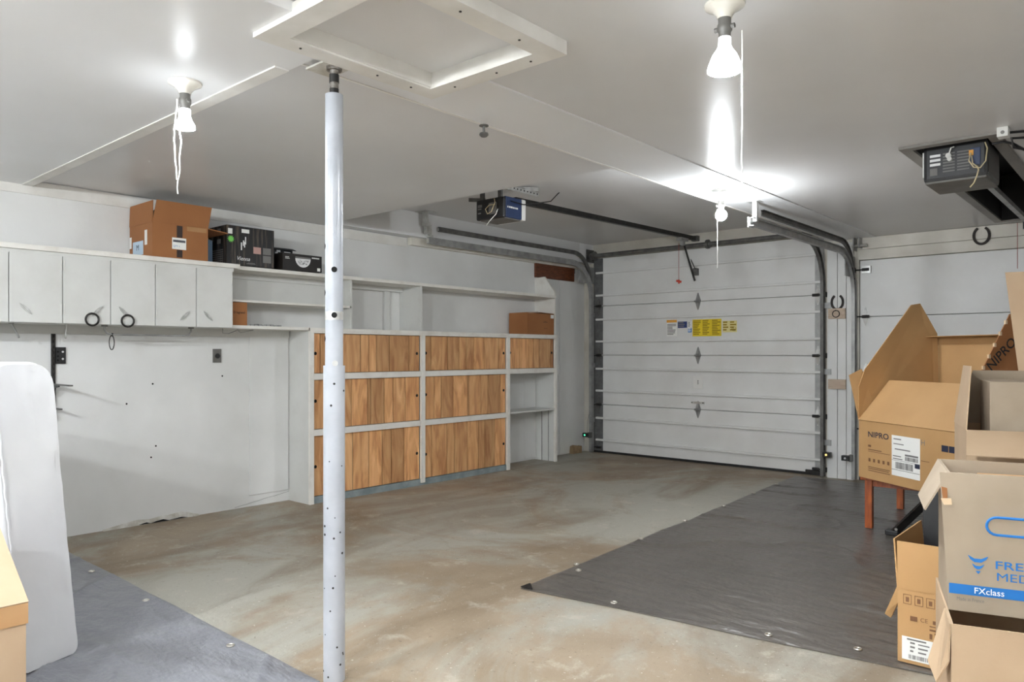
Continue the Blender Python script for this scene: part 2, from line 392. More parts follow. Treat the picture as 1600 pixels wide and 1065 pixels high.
# thin boards on the ceiling where the sheets meet
struct('trim_1', MB().box(0, .012, YB, -2.60, 1.995, 2.045).box(0, .012, -5.39, -2.60, 2.045, 2.07), 'trim_white')
struct('trim_2', MB().box(0, .05, -2.58, -.02, 2.012, 2.075), 'header')
struct('trim_3', MB().box(0.02, 2.66, -5.455, -5.402, 2.040, 2.046), 'trim_white')
struct('trim_4', MB().box(2.6805, 2.692, -5.40, -.02, 2.066, 2.0695), 'trim_white')
# lined slot for the second opener
sl = MB()
for a in ((3.966, 3.974, -2.838, -.252), (4.286, 4.294, -2.838, -.252), (3.974, 4.286, -2.838, -2.83), (3.974, 4.286, -.26, -.252)): sl.box(*a, 2.07, 2.41)
sl.box(3.974, 4.286, -2.83, -.26, 2.40, 2.41)
struct('trim_5', sl, 'slot_paint')
tr = MB()
for a in ((3.925, 3.975, -2.88, -.21), (4.285, 4.335, -2.88, -.21), (3.975, 4.285, -2.88, -2.83), (3.975, 4.285, -.26, -.21)): tr.box(*a, 2.062, 2.075)
struct('trim_6', tr, 'slot_trim')

# attic hatch
h = thing('attic_hatch', 'square attic hatch with a proud white board frame in the ceiling beside the steel post', 'hatch', (3.14, -5.27, 2.03))
hb = [((2.84, -5.637), (3.468, -5.637), (3.39, -5.56), (2.915, -5.56)), ((2.84, -4.913), (3.468, -4.913), (3.39, -4.99), (2.915, -4.99)),
      ((2.84, -5.637), (2.84, -4.913), (2.915, -4.99), (2.915, -5.56)), ((3.468, -5.637), (3.468, -4.913), (3.39, -4.99), (3.39, -5.56))]
for q in hb:
    part('frame_board', MB().hexa([(x, y, 2.03) for x, y in q], [(x, y, 2.068 if x < 3.05 else 2.0745) for x, y in q]), 'trim_white', h)
for q in ((2.912, 3.393, -5.563, -5.555), (2.912, 3.393, -4.985, -4.977), (2.912, 2.92, -5.555, -4.985), (3.385, 3.393, -5.555, -4.985)):
    part('lining_board', MB().box(*q, 2.036, 2.095), 'trim_white', h)
part('hatch_panel', MB().box(2.912, 3.393, -5.563, -4.977, 2.088, 2.10), 'ceiling', h)
nm = mesh_of('screw', MB().cyl((0, 0, -.0015), (0, 0, .001), .004, n=8), 'iron')
for x, y in ((2.88, -5.5), (2.88, -5.2), (2.88, -5.05), (3.0, -4.95), (3.2, -4.95), (3.35, -4.95), (3.43, -5.1), (3.43, -5.35)): put('screw', nm, h, (x, y, 2.029))

# planked post between the two doors, header boards, wall details
for a, b in ((2.655, 2.738), (2.742, 2.812), (2.816, 2.868)):
    part('plank', MB().box(a, b, -.06, -.02, 0, 2.04), 'wall', wall_back, bevel=.002)
part('header_board', MB().box(2.905, 5.6, -.035, 0, 1.975, 2.073), 'header', wall_back, bevel=.002)
part('header_board', MB().box(2.905, 5.6, -.028, 0, 1.885, 1.973), 'header', wall_back, bevel=.002)
pc = MB(); rr = random.Random(3); top = []
ys_ = [-5.02+.04*i for i in range(16)]
prof = [.006, .012, .018, .024, .03, .034, .03, .026, .03, .036, .034, .038, .042, .034, .02, .008]
for i in range(15):
    pc.hexa([(0, ys_[i], 0), (.014+.006*rr.random(), ys_[i], 0), (.014+.006*rr.random(), ys_[i+1], 0), (0, ys_[i+1], 0)],
            [(0, ys_[i], prof[i]), (.003, ys_[i], prof[i]), (.003, ys_[i+1], prof[i+1]), (0, ys_[i+1], prof[i+1])])
part('broken_plaster', pc, 'plaster', wl)
pc = MB()
for y0, y1, z0, z1 in ((-4.82, -4.74, .003, .013), (-4.745, -4.62, .002, .016), (-4.63, -4.5, .003, .011)):
    pc.add([(.0215, y0, z0), (.0215, y1, z0), (.0205, (y0+2*y1)/3, z1), (.021, (2*y0+y1)/3, z1*.7)], [(0, 1, 2, 3)])
part('gap', pc, 'dark_hole', wl)
pc = MB(); pts = [(.001, -4.16+.045*i, .004+.0062*i+.004*rr.random()) for i in range(11)]
for p, q in zip(pts, pts[1:]): pc.slab([p, q, (q[0], q[1], q[2]+.002), (p[0], p[1], p[2]+.002)], .001)
part('crack', pc, 'ink_grey', wl)
part('access_cover', MB().box(0, .006, -.48, -.36, .78, .86), 'wall', wl, bevel=.001)
part('wall_panel', MB().box(0, .008, -.45, -.02, .0, 2.0), 'wall', wl, bevel=.002)
part('wall_panel', MB().box(0, .01, -4.05, -3.74, .08, 1.24), 'wall', wl, bevel=.002)
for y, z in ((-4.72, .89), (-4.70, .49), (-4.73, .42), (-4.25, .93), (-4.88, .77)):
    part('nail_hole', MB().cyl((0, y, z), (.0012, y, z), .006, n=8), 'dark_hole', wl)

# ------------------------------------------------------------------ garage doors
hinge_leaf = MB()
hinge_leaf.slab([(-.004, 0, .085), (.004, 0, .085), (.028, 0, .012), (.03, 0, 0), (-.03, 0, 0), (-.028, 0, .012)], .004)
hinge_leaf.slab([(-.004, 0, -.085), (.004, 0, -.085), (.028, 0, -.012), (.03, 0, 0), (-.03, 0, 0), (-.028, 0, -.012)], .004)
hinge_leaf.slab([(-.006, -.004, .075), (.006, -.004, .075), (.018, -.018, .012), (-.018, -.018, .012)], .003)
hinge_leaf.slab([(-.006, -.004, -.075), (.006, -.004, -.075), (.018, -.018, -.012), (-.018, -.018, -.012)], .003)
hinge_leaf.cyl((-.034, -.014, 0), (.034, -.014, 0), .009, n=10)
HM = mesh_of('hinge', hinge_leaf, 'galv'); HMB = mesh_of('hinge', hinge_leaf, 'galv_bright'); HMD = mesh_of('hinge', hinge_leaf, 'galv_dark')
roller = MB().cyl((0, 0, 0), (.07, 0, 0), .006, n=8).cyl((.055, 0, 0), (.07, 0, 0), .022, n=14).cyl((-.055, 0, 0), (0, 0, 0), .013, n=10)
RM = mesh_of('roller', roller, 'black_metal')

def track_path(x, ytop, zt, r=.36, y0=-.075):
    p = [(x, y0, .01), (x, y0, zt-r)]
    for i in range(1, 11):
        a = math.pi/2*i/10; p.append((x, y0-r+r*math.cos(a), zt-r+r*math.sin(a)))
    p.append((x, ytop, zt)); return p
CH = [(-.012, -.028), (.016, -.028), (.016, .028), (-.012, .028), (-.012, .022), (.010, .022), (.010, -.022), (-.012, -.022)]
CHM = [(-a, b) for a, b in CH]

d1 = thing('door_1', 'white sectional overhead garage door with grey end stiles and yellow warning stickers', 'garage door', (1.37, 0, 0)); d1['kind'] = 'structure'
zs = [.012, .528, 1.066, 1.604, 2.13]
part('light_stop', MB().box(.13, 2.612, .052, .06, 0, 2.13), 'door_white', d1)  # added sheet keeps outside light from leaking through the section gaps
for k in range(4):
    sp = part('panel', MB().box(.13, 2.612, .005, .05, zs[k]+.002, zs[k+1]-.002), 'door_white', d1, bevel=.004)
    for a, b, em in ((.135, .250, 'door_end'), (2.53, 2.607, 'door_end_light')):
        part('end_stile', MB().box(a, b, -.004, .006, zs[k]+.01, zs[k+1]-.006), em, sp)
for z in (.14, .379, .678, .918, 1.216, 1.456, 1.719, 1.966):
    part('strut', MB().box(.17, 2.60, -.025, .004, z-.011, z+.011), 'door_white', d1, bevel=.004)
for z in zs[1:4]:
    put('hinge', HM, d1, (1.387, .002, z)); put('hinge', HMB, d1, (2.557, -.006, z)); put('hinge', HMD, d1, (.20, -.006, z))
    put('roller', RM, d1, (2.572, -.03, z)); put('roller', RM, d1, (.19, -.03, z), (0, math.pi, 0))
put('roller', RM, d1, (2.572, -.03, .06)); put('roller', RM, d1, (.19, -.03, .06), (0, math.pi, 0))
part('weather_seal', MB().box(.13, 2.612, -.012, .055, .0, .022), 'rubber', d1)
part('bottom_bracket', MB().box(2.45, 2.60, -.02, .005, .02, .045), 'black_metal', d1)
# pull handle slide bolt and lock plate
part('lock_plate', MB().box(1.335, 1.44, .001, .006, .732, .861), 'white_plastic', d1, bevel=.004)
part('keyhole', MB().cyl((1.388, .0, .815), (1.388, -.002, .815), .005, n=8).cyl((1.388, .0, .80), (1.388, -.002, .80), .005, n=8).cyl((1.388, .0, .785), (1.388, -.002, .785), .005, n=8), 'dark_hole', d1)
lb = part('slide_bolt', MB().box(1.32, 1.455, -.008, .005, .585, .606), 'galv_bright', d1)
part('bolt_hole', MB().cyl((1.325, -.009, .596), (1.325, -.007, .596), .006, n=8).cyl((1.445, -.009, .596), (1.445, -.007, .596), .006, n=8), 'dark_hole', lb)
def sticker(x0, x1, z0, z1, m, nl=0, ink='ink_grey', head=None, cols=1, label=None, seed=1):
    s = part('sticker', MB().box(x0, x1, .001, .0052, z0, z1), m, d1)
    if label: s['label'] = label
    w = x1-x0; hh = z1-z0
    if head:
        bars('sticker_header', [(0, w, hh*.84, hh)], (x0, .001, z0), (1, 0, 0), (0, 0, 1), head, s); hh2 = hh*.8
    else: hh2 = hh
    if nl:
        out = []
        for c in range(cols): out += [(a+c*w/cols, b+c*w/cols, q, r) for a, b, q, r in lines(w/cols, hh2, nl, seed+c)]
        bars('small_print', out, (x0, .001, z0), (1, 0, 0), (0, 0, 1), ink, s)
    return s
sticker(1.037, 1.153, 1.262, 1.427, 'label_white', 8, 'ink_grey', 'sticker_orange', label='white sticker with an orange heading', seed=2)
sticker(1.163, 1.265, 1.343, 1.407, 'sticker_navy', 3, 'ink_grey', label='navy blue sticker', seed=3)
sticker(1.276, 1.316, 1.345, 1.405, 'label_white', 4, 'ink_grey', label='small white sticker', seed=4)
sticker(1.276, 1.316, 1.297, 1.338, 'sticker_blue', 2, 'ink_white', label='small blue sticker', seed=5)
sticker(1.328, 1.634, 1.255, 1.423, 'sticker_yellow', 9, 'ink_olive', cols=3, label='large yellow warning sticker in three columns', seed=6)
sp_ = sticker(1.648, 1.793, 1.29, 1.401, 'sticker_pale', 4, 'ink_olive', cols=2, label='pale yellow sticker with a prohibition sign', seed=7)
pr = [(1.765+.02*math.cos(t*math.pi/9), -.0005, 1.322+.02*math.sin(t*math.pi/9)) for t in range(18)]
part('prohibition_sign', MB().tube(pr, .0018, 5, True).cyl((1.751, -.0005, 1.336), (1.779, -.0005, 1.308), .0018, n=5), 'ink_olive', sp_)
part('opener_bracket', MB().box(1.355, 1.395, -.05, .005, 1.86, 1.93).cyl((1.35, -.05, 1.895), (1.40, -.05, 1.895), .012, n=10), 'galv_dark', d1)

def tracks(name, label, x, ytop, zt, sec, zupper, yup, hx):
    t = thing(name, label, 'door track', (x, -.075, 0))
    part('track', MB().sweep(track_path(x, ytop, zt), sec, (1, 0, 0)), 'galv', t, smooth=True)
    if zupper:
        p = [(x, -.10-.30*(1-math.cos(a)), zupper-.30+.30*math.sin(a)) for a in [math.pi/2*i/8 for i in range(9)]]+[(x, yup, zupper)]
        part('upper_track', MB().sweep(p, [(q*.8, r*.7) for q, r in sec], (1, 0, 0)), 'galv_dark', t, smooth=True)
    for z in (.35, .95, 1.5):
        part('wall_bracket', MB().box(min(x, x+hx), max(x, x+hx), -.06, -.0, z-.02, z+.03), 'galv', t)
    part('flag_bracket', MB().box(x+(.012 if hx > 0 else -.018), x+(.018 if hx > 0 else -.012), -.28, -.0, zt-.20, zt-.02), 'galv', t)
    return t
tl = tracks('door_track', 'grey steel door track curving up beside the wood cabinet in the corner', .15, -2.48, 2.05, CH, 2.16, -2.36, -.03)
hg = MB().box(.12, .16, -2.47, -2.43, 2.03, 2.10).box(.15, .175, -2.50, -2.46, 2.09, 2.18).box(.165, .20, -2.56, -2.52, 2.16, 2.28).box(.15, .19, -2.53, -2.49, 2.10, 2.20).box(.10, .26, -2.60, -2.48, 2.275, 2.28)
part('hanger', hg, 'galv_bright', tl)
t1r = thing('door_track', 'grey steel vertical track on the left edge of the planked post between the doors', 'door track', (2.628, -.06, 0))
part('track', MB().sweep(track_path(2.628, -1.5, 2.05, y0=-.085), CHM, (1, 0, 0)), 'galv_dark', t1r, smooth=True)
for z in (.30, .92, 1.5): part('wall_bracket', MB().box(2.62, 2.69, -.068, -.06, z-.02, z+.03), 'galv', t1r)
t2l = tracks('door_track', 'double steel track of the second door hanging under the ceiling right of the post', 2.885, -2.17, 1.935, CHM, 2.015, -2.0, -.02)
part('hanger', MB().box(2.87, 2.90, -2.13, -2.10, 1.94, 2.075).box(2.84, 2.93, -2.15, -2.08, 2.068, 2.075), 'galv_bright', t2l)
part('track_cap', MB().box(2.86, 2.868, -2.18, -2.10, 1.90, 1.965), 'galv_bright', t2l)
tt = thing('torsion_tube', 'long grey torsion spring tube across the top of the stickered garage door', 'tube', (1.37, -.08, 2.145))
part('tube', MB().cyl((.135, -.08, 2.148), (2.64, -.08, 2.148), .022, n=16), 'galv_dark', tt, smooth=True)
dr = part('cable_drum', MB().lathe((0, 0, 0), [(.02, -.03), (.05, -.03), (.05, -.02), (.038, -.016), (.038, .016), (.05, .02), (.05, .03), (.02, .03)]), 'galv_dark', tt)
for v in dr.data.vertices:      # lay the drum's axis along the tube
    w = v.co+Vector((1.37, -.08, 2.145)); v.co = Vector((w.z+.175, w.y*1-.08, -w.x+2.148))-Vector((1.37, -.08, 2.145))
part('centre_bearing', MB().cyl((1.52, -.08, 2.148), (1.545, -.08, 2.148), .045, n=14).box(1.525, 1.54, -.08, -.002, 2.13, 2.17), 'galv_dark', tt)
part('end_bearing_plate', MB().box(.128, .136, -.14, -.002, 2.08, 2.22), 'galv_dark', tt)

d2 = thing('door_2', 'pale grey overhead garage door behind the heap of cartons', 'garage door', (4.1, 0, 0)); d2['kind'] = 'structure'
z2 = [.012, .44, .92, 1.40, 1.884]
part('light_stop', MB().box(2.908, 5.348, .052, .06, 0, 1.884), 'door_white', d2)  # light-blocking sheet added behind this door too
for k in range(4):
    part('panel', MB().box(2.908, 5.348, .005, .05, z2[k]+.002, z2[k+1]-.002), 'door_white', d2, bevel=.004)
for z in z2[1:4]:
    put('hinge', HMB, d2, (2.955, .0, z)); put('roller', RM, d2, (2.935, -.03, z), (0, math.pi, 0))
put('roller', RM, d2, (2.935, -.03, 1.80), (0, math.pi, 0))
part('top_bracket', MB().box(2.93, 3.0, -.03, .005, 1.77, 1.83), 'galv_bright', d2)
part('weather_seal', MB().box(2.908, 5.348, -.012, .055, .0, .022), 'rubber', d2)
part('strut', MB().box(2.95, 5.3, -.03, .005, .10, .13), 'door_white', d2)
db = thing('track_bearing', 'small steel end bearing plate under the ceiling above the planked post', 'bracket', (2.89, -.07, 1.98))
part('plate', MB().box(2.885, 2.892, -.12, -.02, 1.96, 2.07).box(2.93, 2.937, -.12, -.02, 1.98, 2.07), 'galv', db)
part('stub_shaft', MB().cyl((2.87, -.09, 2.0), (2.99, -.09, 2.0), .014, n=10), 'galv_bright', db)

# ------------------------------------------------------------------ lower cupboards with plank doors
FX = .28
lc = thing('storage_cupboard', 'white framed low cupboard with knotty brown plank doors along the wall', 'cupboard', (.14, -2.28, 0))
fr = [(-3.735, -3.70), (-2.672, -2.628), (-1.606, -1.566), (-.885, -.850)]
for i, (a, b) in enumerate(fr):
    part('stile', MB().box(FX-.02, FX, a, b, 0 if i != 1 else .02, 1.27), 'frame_white', lc, bevel=.0015)
for a, b in zip(fr, fr[1:]):
    for j, (z0, z1) in enumerate(((1.232, 1.268), (.895, .94), (.49, .535))):
        if b is fr[3] and j == 2: continue
        part('rail', MB().box(FX-.02, FX-.001, a[1]+.0005, b[0]-.0005, z0, z1), 'frame_white', lc, bevel=.0015)
part('side_panel', MB().box(.001, FX-.02, -3.733, -3.715, 0, 1.246), 'cab_white', lc)
part('side_panel', MB().box(.001, FX-.02, -.868, -.850, 0, 1.246), 'cab_white', lc)
part('divider', MB().box(.001, FX-.02, -1.592, -1.576, 0, 1.246), 'cab_white', lc)
part('divider', MB().box(.001, FX-.05, -2.658, -2.642, 0, 1.246), 'cab_white', lc)
part('top_board', MB().box(.001, FX+.004, -3.735, -.848, 1.246, 1.270), 'frame_white', lc, bevel=.002)
part('toe_board', MB().box(FX-.03, FX-.012, -3.70, -1.60, 0, .05), 'toe', lc)
part('open_shelf', MB().box(.001, FX-.004, -1.575, -.87, .52, .535), 'cab_white', lc)
part('open_shelf', MB().box(.001, FX-.02, -1.575, -.87, .90, .915), 'cab_white', lc)
for a, b in ((-1.575, -1.30), (-1.298, -1.05), (-1.048, -.87)):
    part('back_board', MB().box(.001, .012, a, b, 0.02, 1.24), 'wall', lc)
for a in (.095, .18): part('batten', MB().box(a, a+.004, -.872, -.868, 0, .52), 'galv_dark', lc)
cells = [((-3.70, -2.672), (.941, 1.231), [-3.635, -3.467, -3.444, -3.273, -3.194, -3.119, -2.992, -2.786], (1.085,)),
         ((-2.628, -1.606), (.941, 1.231), [-2.547, -2.354, -2.216, -2.129, -2.032, -1.899, -1.702], (1.088,)),
         ((-1.566, -.885), (.941, 1.231), [-1.412, -1.27, -1.202, -1.113, -.93], (1.092,)),
         ((-3.70, -2.672), (.536, .894), [-3.60, -3.461, -3.357, -3.206, -3.175, -3.043, -2.953, -2.826], (.74,)),
         ((-2.628, -1.606), (.536, .894), [-2.51, -2.429, -2.286, -2.113, -2.09, -1.941, -1.849, -1.675], (.743,)),
         ((-3.70, -2.672), (.052, .489), [-3.60, -3.427, -3.345, -3.194, -3.063, -2.972, -2.84], (.265,)),
         ((-2.628, -1.606), (.052, .489), [-2.54, -2.362, -2.27, -2.113, -1.974, -1.891, -1.754], (.247,))]
for (ya, yb), (za, zb), br_, (zh,) in cells:
    d = part('door', MB().box(FX-.034, FX-.0285, ya+.002, yb-.002, za+.001, zb-.001), 'dark_backing', lc)
    e = [ya+.002]+br_+[yb-.002]
    for k, (a, b) in enumerate(zip(e, e[1:])):
        if b-a < .004: continue
        me = mesh_of('plank', MB().box(-.007, 0, -(b-a)/2+.0032, (b-a)/2-.0032, -(zb-za)/2+.002, (zb-za)/2-.002), M['plank'], bevel=.0012)
        put('plank', me, d, (FX-.0215, (a+b)/2, (za+zb)/2))
    for y in (ya+.024, yb-.03):
        part('finger_hole', MB().cyl((FX-.022, y, zh), (FX-.0205, y, zh), .0125, n=14), 'dark_hole', d)

# ------------------------------------------------------------------ wall cabinet and open shelving above
UX = .32
wc = thing('wall_cabinet', 'white wall cabinet with plain slab doors and leaf shaped pulls', 'cabinet', (.16, -5.10, 1.25))
part('case', MB().box(.001, UX-.02, -6.13, -4.335, 1.252, 1.262).box(.001, UX-.02, -4.35, -4.335, 1.252, 1.64).box(.001, UX-.02, -6.13, -6.115, 1.252, 1.64).box(.001, .008, -6.13, -4.335, 1.262, 1.64), 'cab_white', wc)
part('ledger', MB().box(.001, .02, -6.13, -3.74, 1.20, 1.252), 'cab_white', wc)
part('face_rail', MB().box(UX-.02, UX-.006, -6.13, -4.335, 1.618, 1.640), 'cab_white', wc)
eds = [-6.12, -5.862, -5.597, -5.342, -5.093, -4.84, -4.587, -4.345]
side = [1, -1, 1, -1, 1, -1, 1]     # +1: hinged on the far (right) edge
leaf = MB()
leaf.slab([(0, -.042, 0), (0, -.022, -.0075), (0, .0, -.0095), (0, .022, -.0075), (0, .042, 0), (0, .022, .0075), (0, .0, .0095), (0, -.022, .0075)], .006)
leaf.slab([(.006, -.036, 0), (.006, 0, -.0035), (.006, .036, 0), (.006, 0, .0035)], .006)
LM = mesh_of('pull', leaf, 'galv_bright'); CHM_ = mesh_of('cabinet_hinge', MB().cyl((0, 0, -.03), (0, 0, .03), .0028, n=8), 'trim_white')
hpos = {-5.597: (-5.52, 1.324, 1), -5.342: (-5.165, 1.326, -1), -5.093: (-5.02, 1.326, 1), -4.84: (-4.662, 1.318, -1), -4.587: (-4.512, 1.322, 1), -5.862: (-5.67, 1.324, -1), -6.12: (-6.04, 1.324, 1)}
for k, (a, b) in enumerate(zip(eds, eds[1:])):
    d = part('door', MB().box(UX-.018, UX, a+.0018, b-.0018, 1.252, 1.622), 'cab_white', wc, bevel=.0015)
    y, z, s = hpos[a]
    put('pull', LM, d, (UX, y, z), (R(-46*s), 0, 0))
    yh = b-.006 if side[k] > 0 else a+.006
    for z in (1.57, 1.33): put('cabinet_hinge', CHM_, d, (UX+.002, yh, z))
rg = MB().tube([(0, .034*math.cos(t*math.pi/14), .034*math.sin(t*math.pi/14)) for t in range(28)], .0055, 8, True)
for (y, z), lab in zip(((-5.196, 1.277), (-5.004, 1.275)), ('dark iron ring hung on the cabinet pull left of the towel rod end', 'dark iron ring hung on the cabinet pull above the middle of the towel rod')):
    single('iron_ring', MB().add([(p[0]+UX+.012, p[1]+y, p[2]+z) for p in rg.v], rg.f), 'iron', lab, 'ring', (UX+.012, y, z-.034), 'iron rings on the cabinet pulls', smooth=True)

tb = single('long_shelf_board', MB().box(.001, UX+.012, -6.13, -4.30, 1.640, 1.668).box(.001, .28, -4.30, -.868, 1.640, 1.665), 'frame_white',
            'long white board running along the wall on top of the wall cabinet and open shelves', 'shelf', (.16, -3.5, 1.64), bevel=.002)
os_ = thing('open_shelves', 'white open shelves between the wall cabinet and the clipped end panel', 'shelf', (.13, -2.6, 1.25))
part('board', MB().box(.001, .26, -4.334, -3.358, 1.428, 1.442), 'frame_white', os_)
part('board', MB().box(.001, .27, -4.334, -3.737, 1.252, 1.272), 'frame_white', os_)
part('back_panel', MB().box(.001, .06, -4.334, -3.37, 1.442, 1.60), 'cab_white', os_)
part('rail', MB().box(.055, .075, -4.334, -3.37, 1.60, 1.640), 'cab_white', os_)
part('divider', MB().box(.001, .26, -3.372, -3.352, 1.271, 1.640), 'cab_white', os_)
part('divider', MB().box(.001, .26, -2.667, -2.645, 1.271, 1.640), 'cab_white', os_)
part('batten', MB().box(.001, .03, -2.85, -2.80, 1.271, 1.640), 'cab_white', os_)
part('rail', MB().box(.001, .05, -3.35, -2.668, 1.60, 1.640), 'cab_white', os_)
part('end_panel', MB().slab([(.001, -.868, 1.271), (.26, -.868, 1.271), (.26, -.868, 1.70), (.13, -.868, 1.865), (.001, -.868, 1.86)], -.018), 'frame_white', os_)

# wall board, towel rod, hooks, outlets, bracket strip
wbd = single('wood_wall_board', MB().box(.001, .024, -.876, -.215, 1.868, 2.057), 'wood_brown', 'dark brown varnished board fixed to the wall under the track near the corner', 'board', (.012, -.55, 1.868), bevel=.002)
single('bent_staple', MB().tube([(.004, -.213, 2.02), (.014, -.195, 2.02), (.014, -.195, 1.96), (.004, -.213, 1.96)], .004, 6), 'galv_dark', 'small bent metal staple beside the brown varnished wall board', 'staple', (.01, -.2, 1.96))
rod = thing('towel_rod', 'thin grey towel rod hanging below the wall cabinet', 'rail', (.10, -4.75, 1.19))
part('rod', MB().tube([(.18, -5.075, 1.252), (.18, -5.075, 1.225), (.18, -5.06, 1.203), (.18, -5.03, 1.197), (.18, -4.60, 1.197), (.18, -4.57, 1.203), (.18, -4.555, 1.225), (.18, -4.555, 1.252)], .0055, 8), 'galv', rod, smooth=True)
part('foot', MB().cyl((.18, -5.075, 1.245), (.18, -5.075, 1.252), .018, n=12), 'galv_dark', rod); part('foot', MB().cyl((.18, -4.555, 1.245), (.18, -4.555, 1.252), .018, n=12), 'galv_dark', rod)
rgs = [(.18, -5.035+.014*math.cos(t*math.pi/8), 1.150+.043*math.sin(t*math.pi/8)) for t in range(16)]
single('snap_ring', MB().tube(rgs, .003, 6, True).cyl((.18, -5.035, 1.186), (.18, -5.032, 1.206), .006, n=8), 'iron', 'narrow metal snap ring hanging from the end of the towel rod', 'ring', (.18, -5.035, 1.107))
for y, lab, m, dy in ((-5.53, 'bent grey hook under the cabinet at the left edge above the mattress', 'galv', .02), (-5.265, 'pale hook under the cabinet above the black socket plate', 'galv_bright', -.008)):
    single('hook', MB().tube([(.14, y-dy*.4, 1.252), (.14, y, 1.235), (.145, y+dy, 1.19), (.155, y+dy*1.2, 1.172)], .005, 7).cyl((.14, y-dy*.4, 1.246), (.14, y-dy*.4, 1.252), .013, n=10), m, lab, 'hook', (.14, y, 1.17))
single('wire_hook', MB().tube([(.14, -4.32, 1.252), (.14, -4.32, 1.222), (.16, -4.29, 1.218), (.20, -4.25, 1.24)], .003, 6).tube([(.14, -4.22, 1.252), (.15, -4.20, 1.226), (.20, -4.13, 1.245)], .003, 6), 'galv', 'thin wire hook under the shelf beside the small brown carton', 'hook', (.16, -4.23, 1.218))
st = thing('shelf_bracket_strip', 'dark slotted shelf strip with two empty brackets on the wall above the mattress', 'bracket', (.01, -5.292, .705))
part('strip', MB().box(.001, .012, -5.302, -5.281, .705, 1.216), 'iron', st)
for z in [.73+.032*i for i in range(15)]: part('slot', MB().box(.0118, .0126, -5.294, -5.289, z, z+.016), 'dark_hole', st)
for z, L_ in ((.905, .30), (.765, .135)):
    b = part('bracket', MB().slab([(.012, -5.295, z-.002), (L_*.42, -5.295, z-.002), (L_*.42, -5.295, z-.012), (L_*.22, -5.295, z-.02), (.05, -5.295, z-.045), (.036, -5.295, z-.06), (.012, -5.295, z-.07)], -.006), 'black_metal', st)
    part('arm', MB().box(-.0+.012, L_, -5.302, -5.284, z-.004, z+.004), 'galv_dark', b)
ob = thing('outlet_plate', 'black double socket plate beside the slotted shelf strip', 'outlet', (.005, -5.255, 1.02))
part('plate', MB().box(.001, .012, -5.287, -5.226, 1.024, 1.122), 'black_plastic', ob, bevel=.002)
for dy, dz in ((-.013, .022), (.013, .022), (-.013, -.004), (.013, -.02), (-.013, -.028)):
    part('socket_hole', MB().cyl((.012, -5.256+dy, 1.073+dz), (.0135, -5.256+dy, 1.073+dz), .006, n=8), 'dark_hole' if dy < 0 else 'led_dim', ob)
og = thing('range_outlet', 'grey wall plate with one round black socket below the end of the wall cabinet', 'outlet', (.005, -4.29, 1.02))
part('plate', MB().box(.001, .010, -4.32, -4.261, 1.023, 1.116), 'grey_plastic', og, bevel=.002)
part('socket', MB().cyl((.010, -4.29, 1.068), (.016, -4.29, 1.068), .017, n=16), 'black_plastic', og)

# ------------------------------------------------------------------ cartons
def carton(name, label, cat, origin, rdir, Wd, D, H, m='board_kraft', flaps=(), group=None, inner=None, lid=True, t=.005, bottom=True):
    """origin: front left bottom corner, rdir: direction of the front edge (to the right); parts are in the carton's own axes"""
    th = thing(name, label, cat, origin, group, rotz=math.atan2(rdir[1], rdir[0]))
    part('front_panel', MB().box(0, Wd, 0, t, 0, H), m, th); part('back_panel', MB().box(0, Wd, D-t, D, 0, H), m, th)
    part('side_panel', MB().box(0, t, t, D-t, 0, H), m, th); part('side_panel', MB().box(Wd-t, Wd, t, D-t, 0, H), m, th)
    if bottom: part('bottom_panel', MB().box(t, Wd-t, t, D-t, 0, t), m, th)
    E = {'front': ((0, 0), (Wd, 0), (0, -1)), 'back': ((Wd, D), (0, D), (0, 1)), 'left': ((0, D), (0, 0), (-1, 0)), 'right': ((Wd, 0), (Wd, D), (1, 0))}
    for sd, L_, ang, *tp in flaps:
        a, b, nn = E[sd]; tp = tp[0] if tp else (0, 0)
        a = Vector((*a, H)); b = Vector((*b, H)); u = Vector((nn[0]*math.cos(R(ang)), nn[1]*math.cos(R(ang)), math.sin(R(ang))))
        e = (b-a).normalized(); q = [a, b, b+u*L_-e*tp[1], a+u*L_+e*tp[0]]
        w = e.cross(u).normalized()
        part('flap', MB().hexa([p-w*t/2 for p in q], [p+w*t/2 for p in q]), m, th)
    return th

# brown carton on the wall cabinet (open, label reads as in the photo)
cb = carton('cardboard_carton', 'brown open carton with white labels standing on the wall cabinet', 'box', (.335, -4.865, 1.668), (0, 1), .345, .325, .205, 'board_brown',
            flaps=[('front', .135, 86, (.022, -.02)), ('left', .13, 92, (0, .0)), ('right', .135, -6), ('back', .12, 95)])
bars('label', [(.118, .205, .055, .125)], (0, 0, 0), (1, 0, 0), (0, 0, 1), 'label_white', cb, .0005, .0008)
bars('worn_lettering', [(.124+.0085*i, .1305+.0085*i, .098, .112) for i in range(9)], (0, -.0014, 0), (1, 0, 0), (0, 0, 1), 'ink', cb)
text('lettering', 'QTY 1', (.125, -.0014, .066), (1, 0, 0), (0, 0, 1), .013, 'sticker_blue', cb, maxw=.038)
bars('printed_strip', [(.147, .182, .006, .052), (.147, .182, .128, .2)], (0, 0, 0), (1, 0, 0), (0, 0, 1), 'tape_dark', cb, .0003, .0005)
bars('tape', [(.21, .335, .175, .203)], (0, 0, 0), (1, 0, 0), (0, 0, 1), 'tape', cb, .0003, .0004)
for (a, b, c, d, mm) in ((.05, .20, .02, .105, 'label_blue'), (.0, .03, .07, .14, 'label_white'), (.22, .255, .075, .165, 'label_white')):
    bars('label', [(a, b, c, d)], (0, .325, 0), (0, -1, 0), (0, 0, 1), mm, cb, .0005, .0008)
text('lettering', 'M', (0, .325-.105, .05), (0, -1, 0), (0, 0, 1), .035, 'ink', cb, depth=.0016)
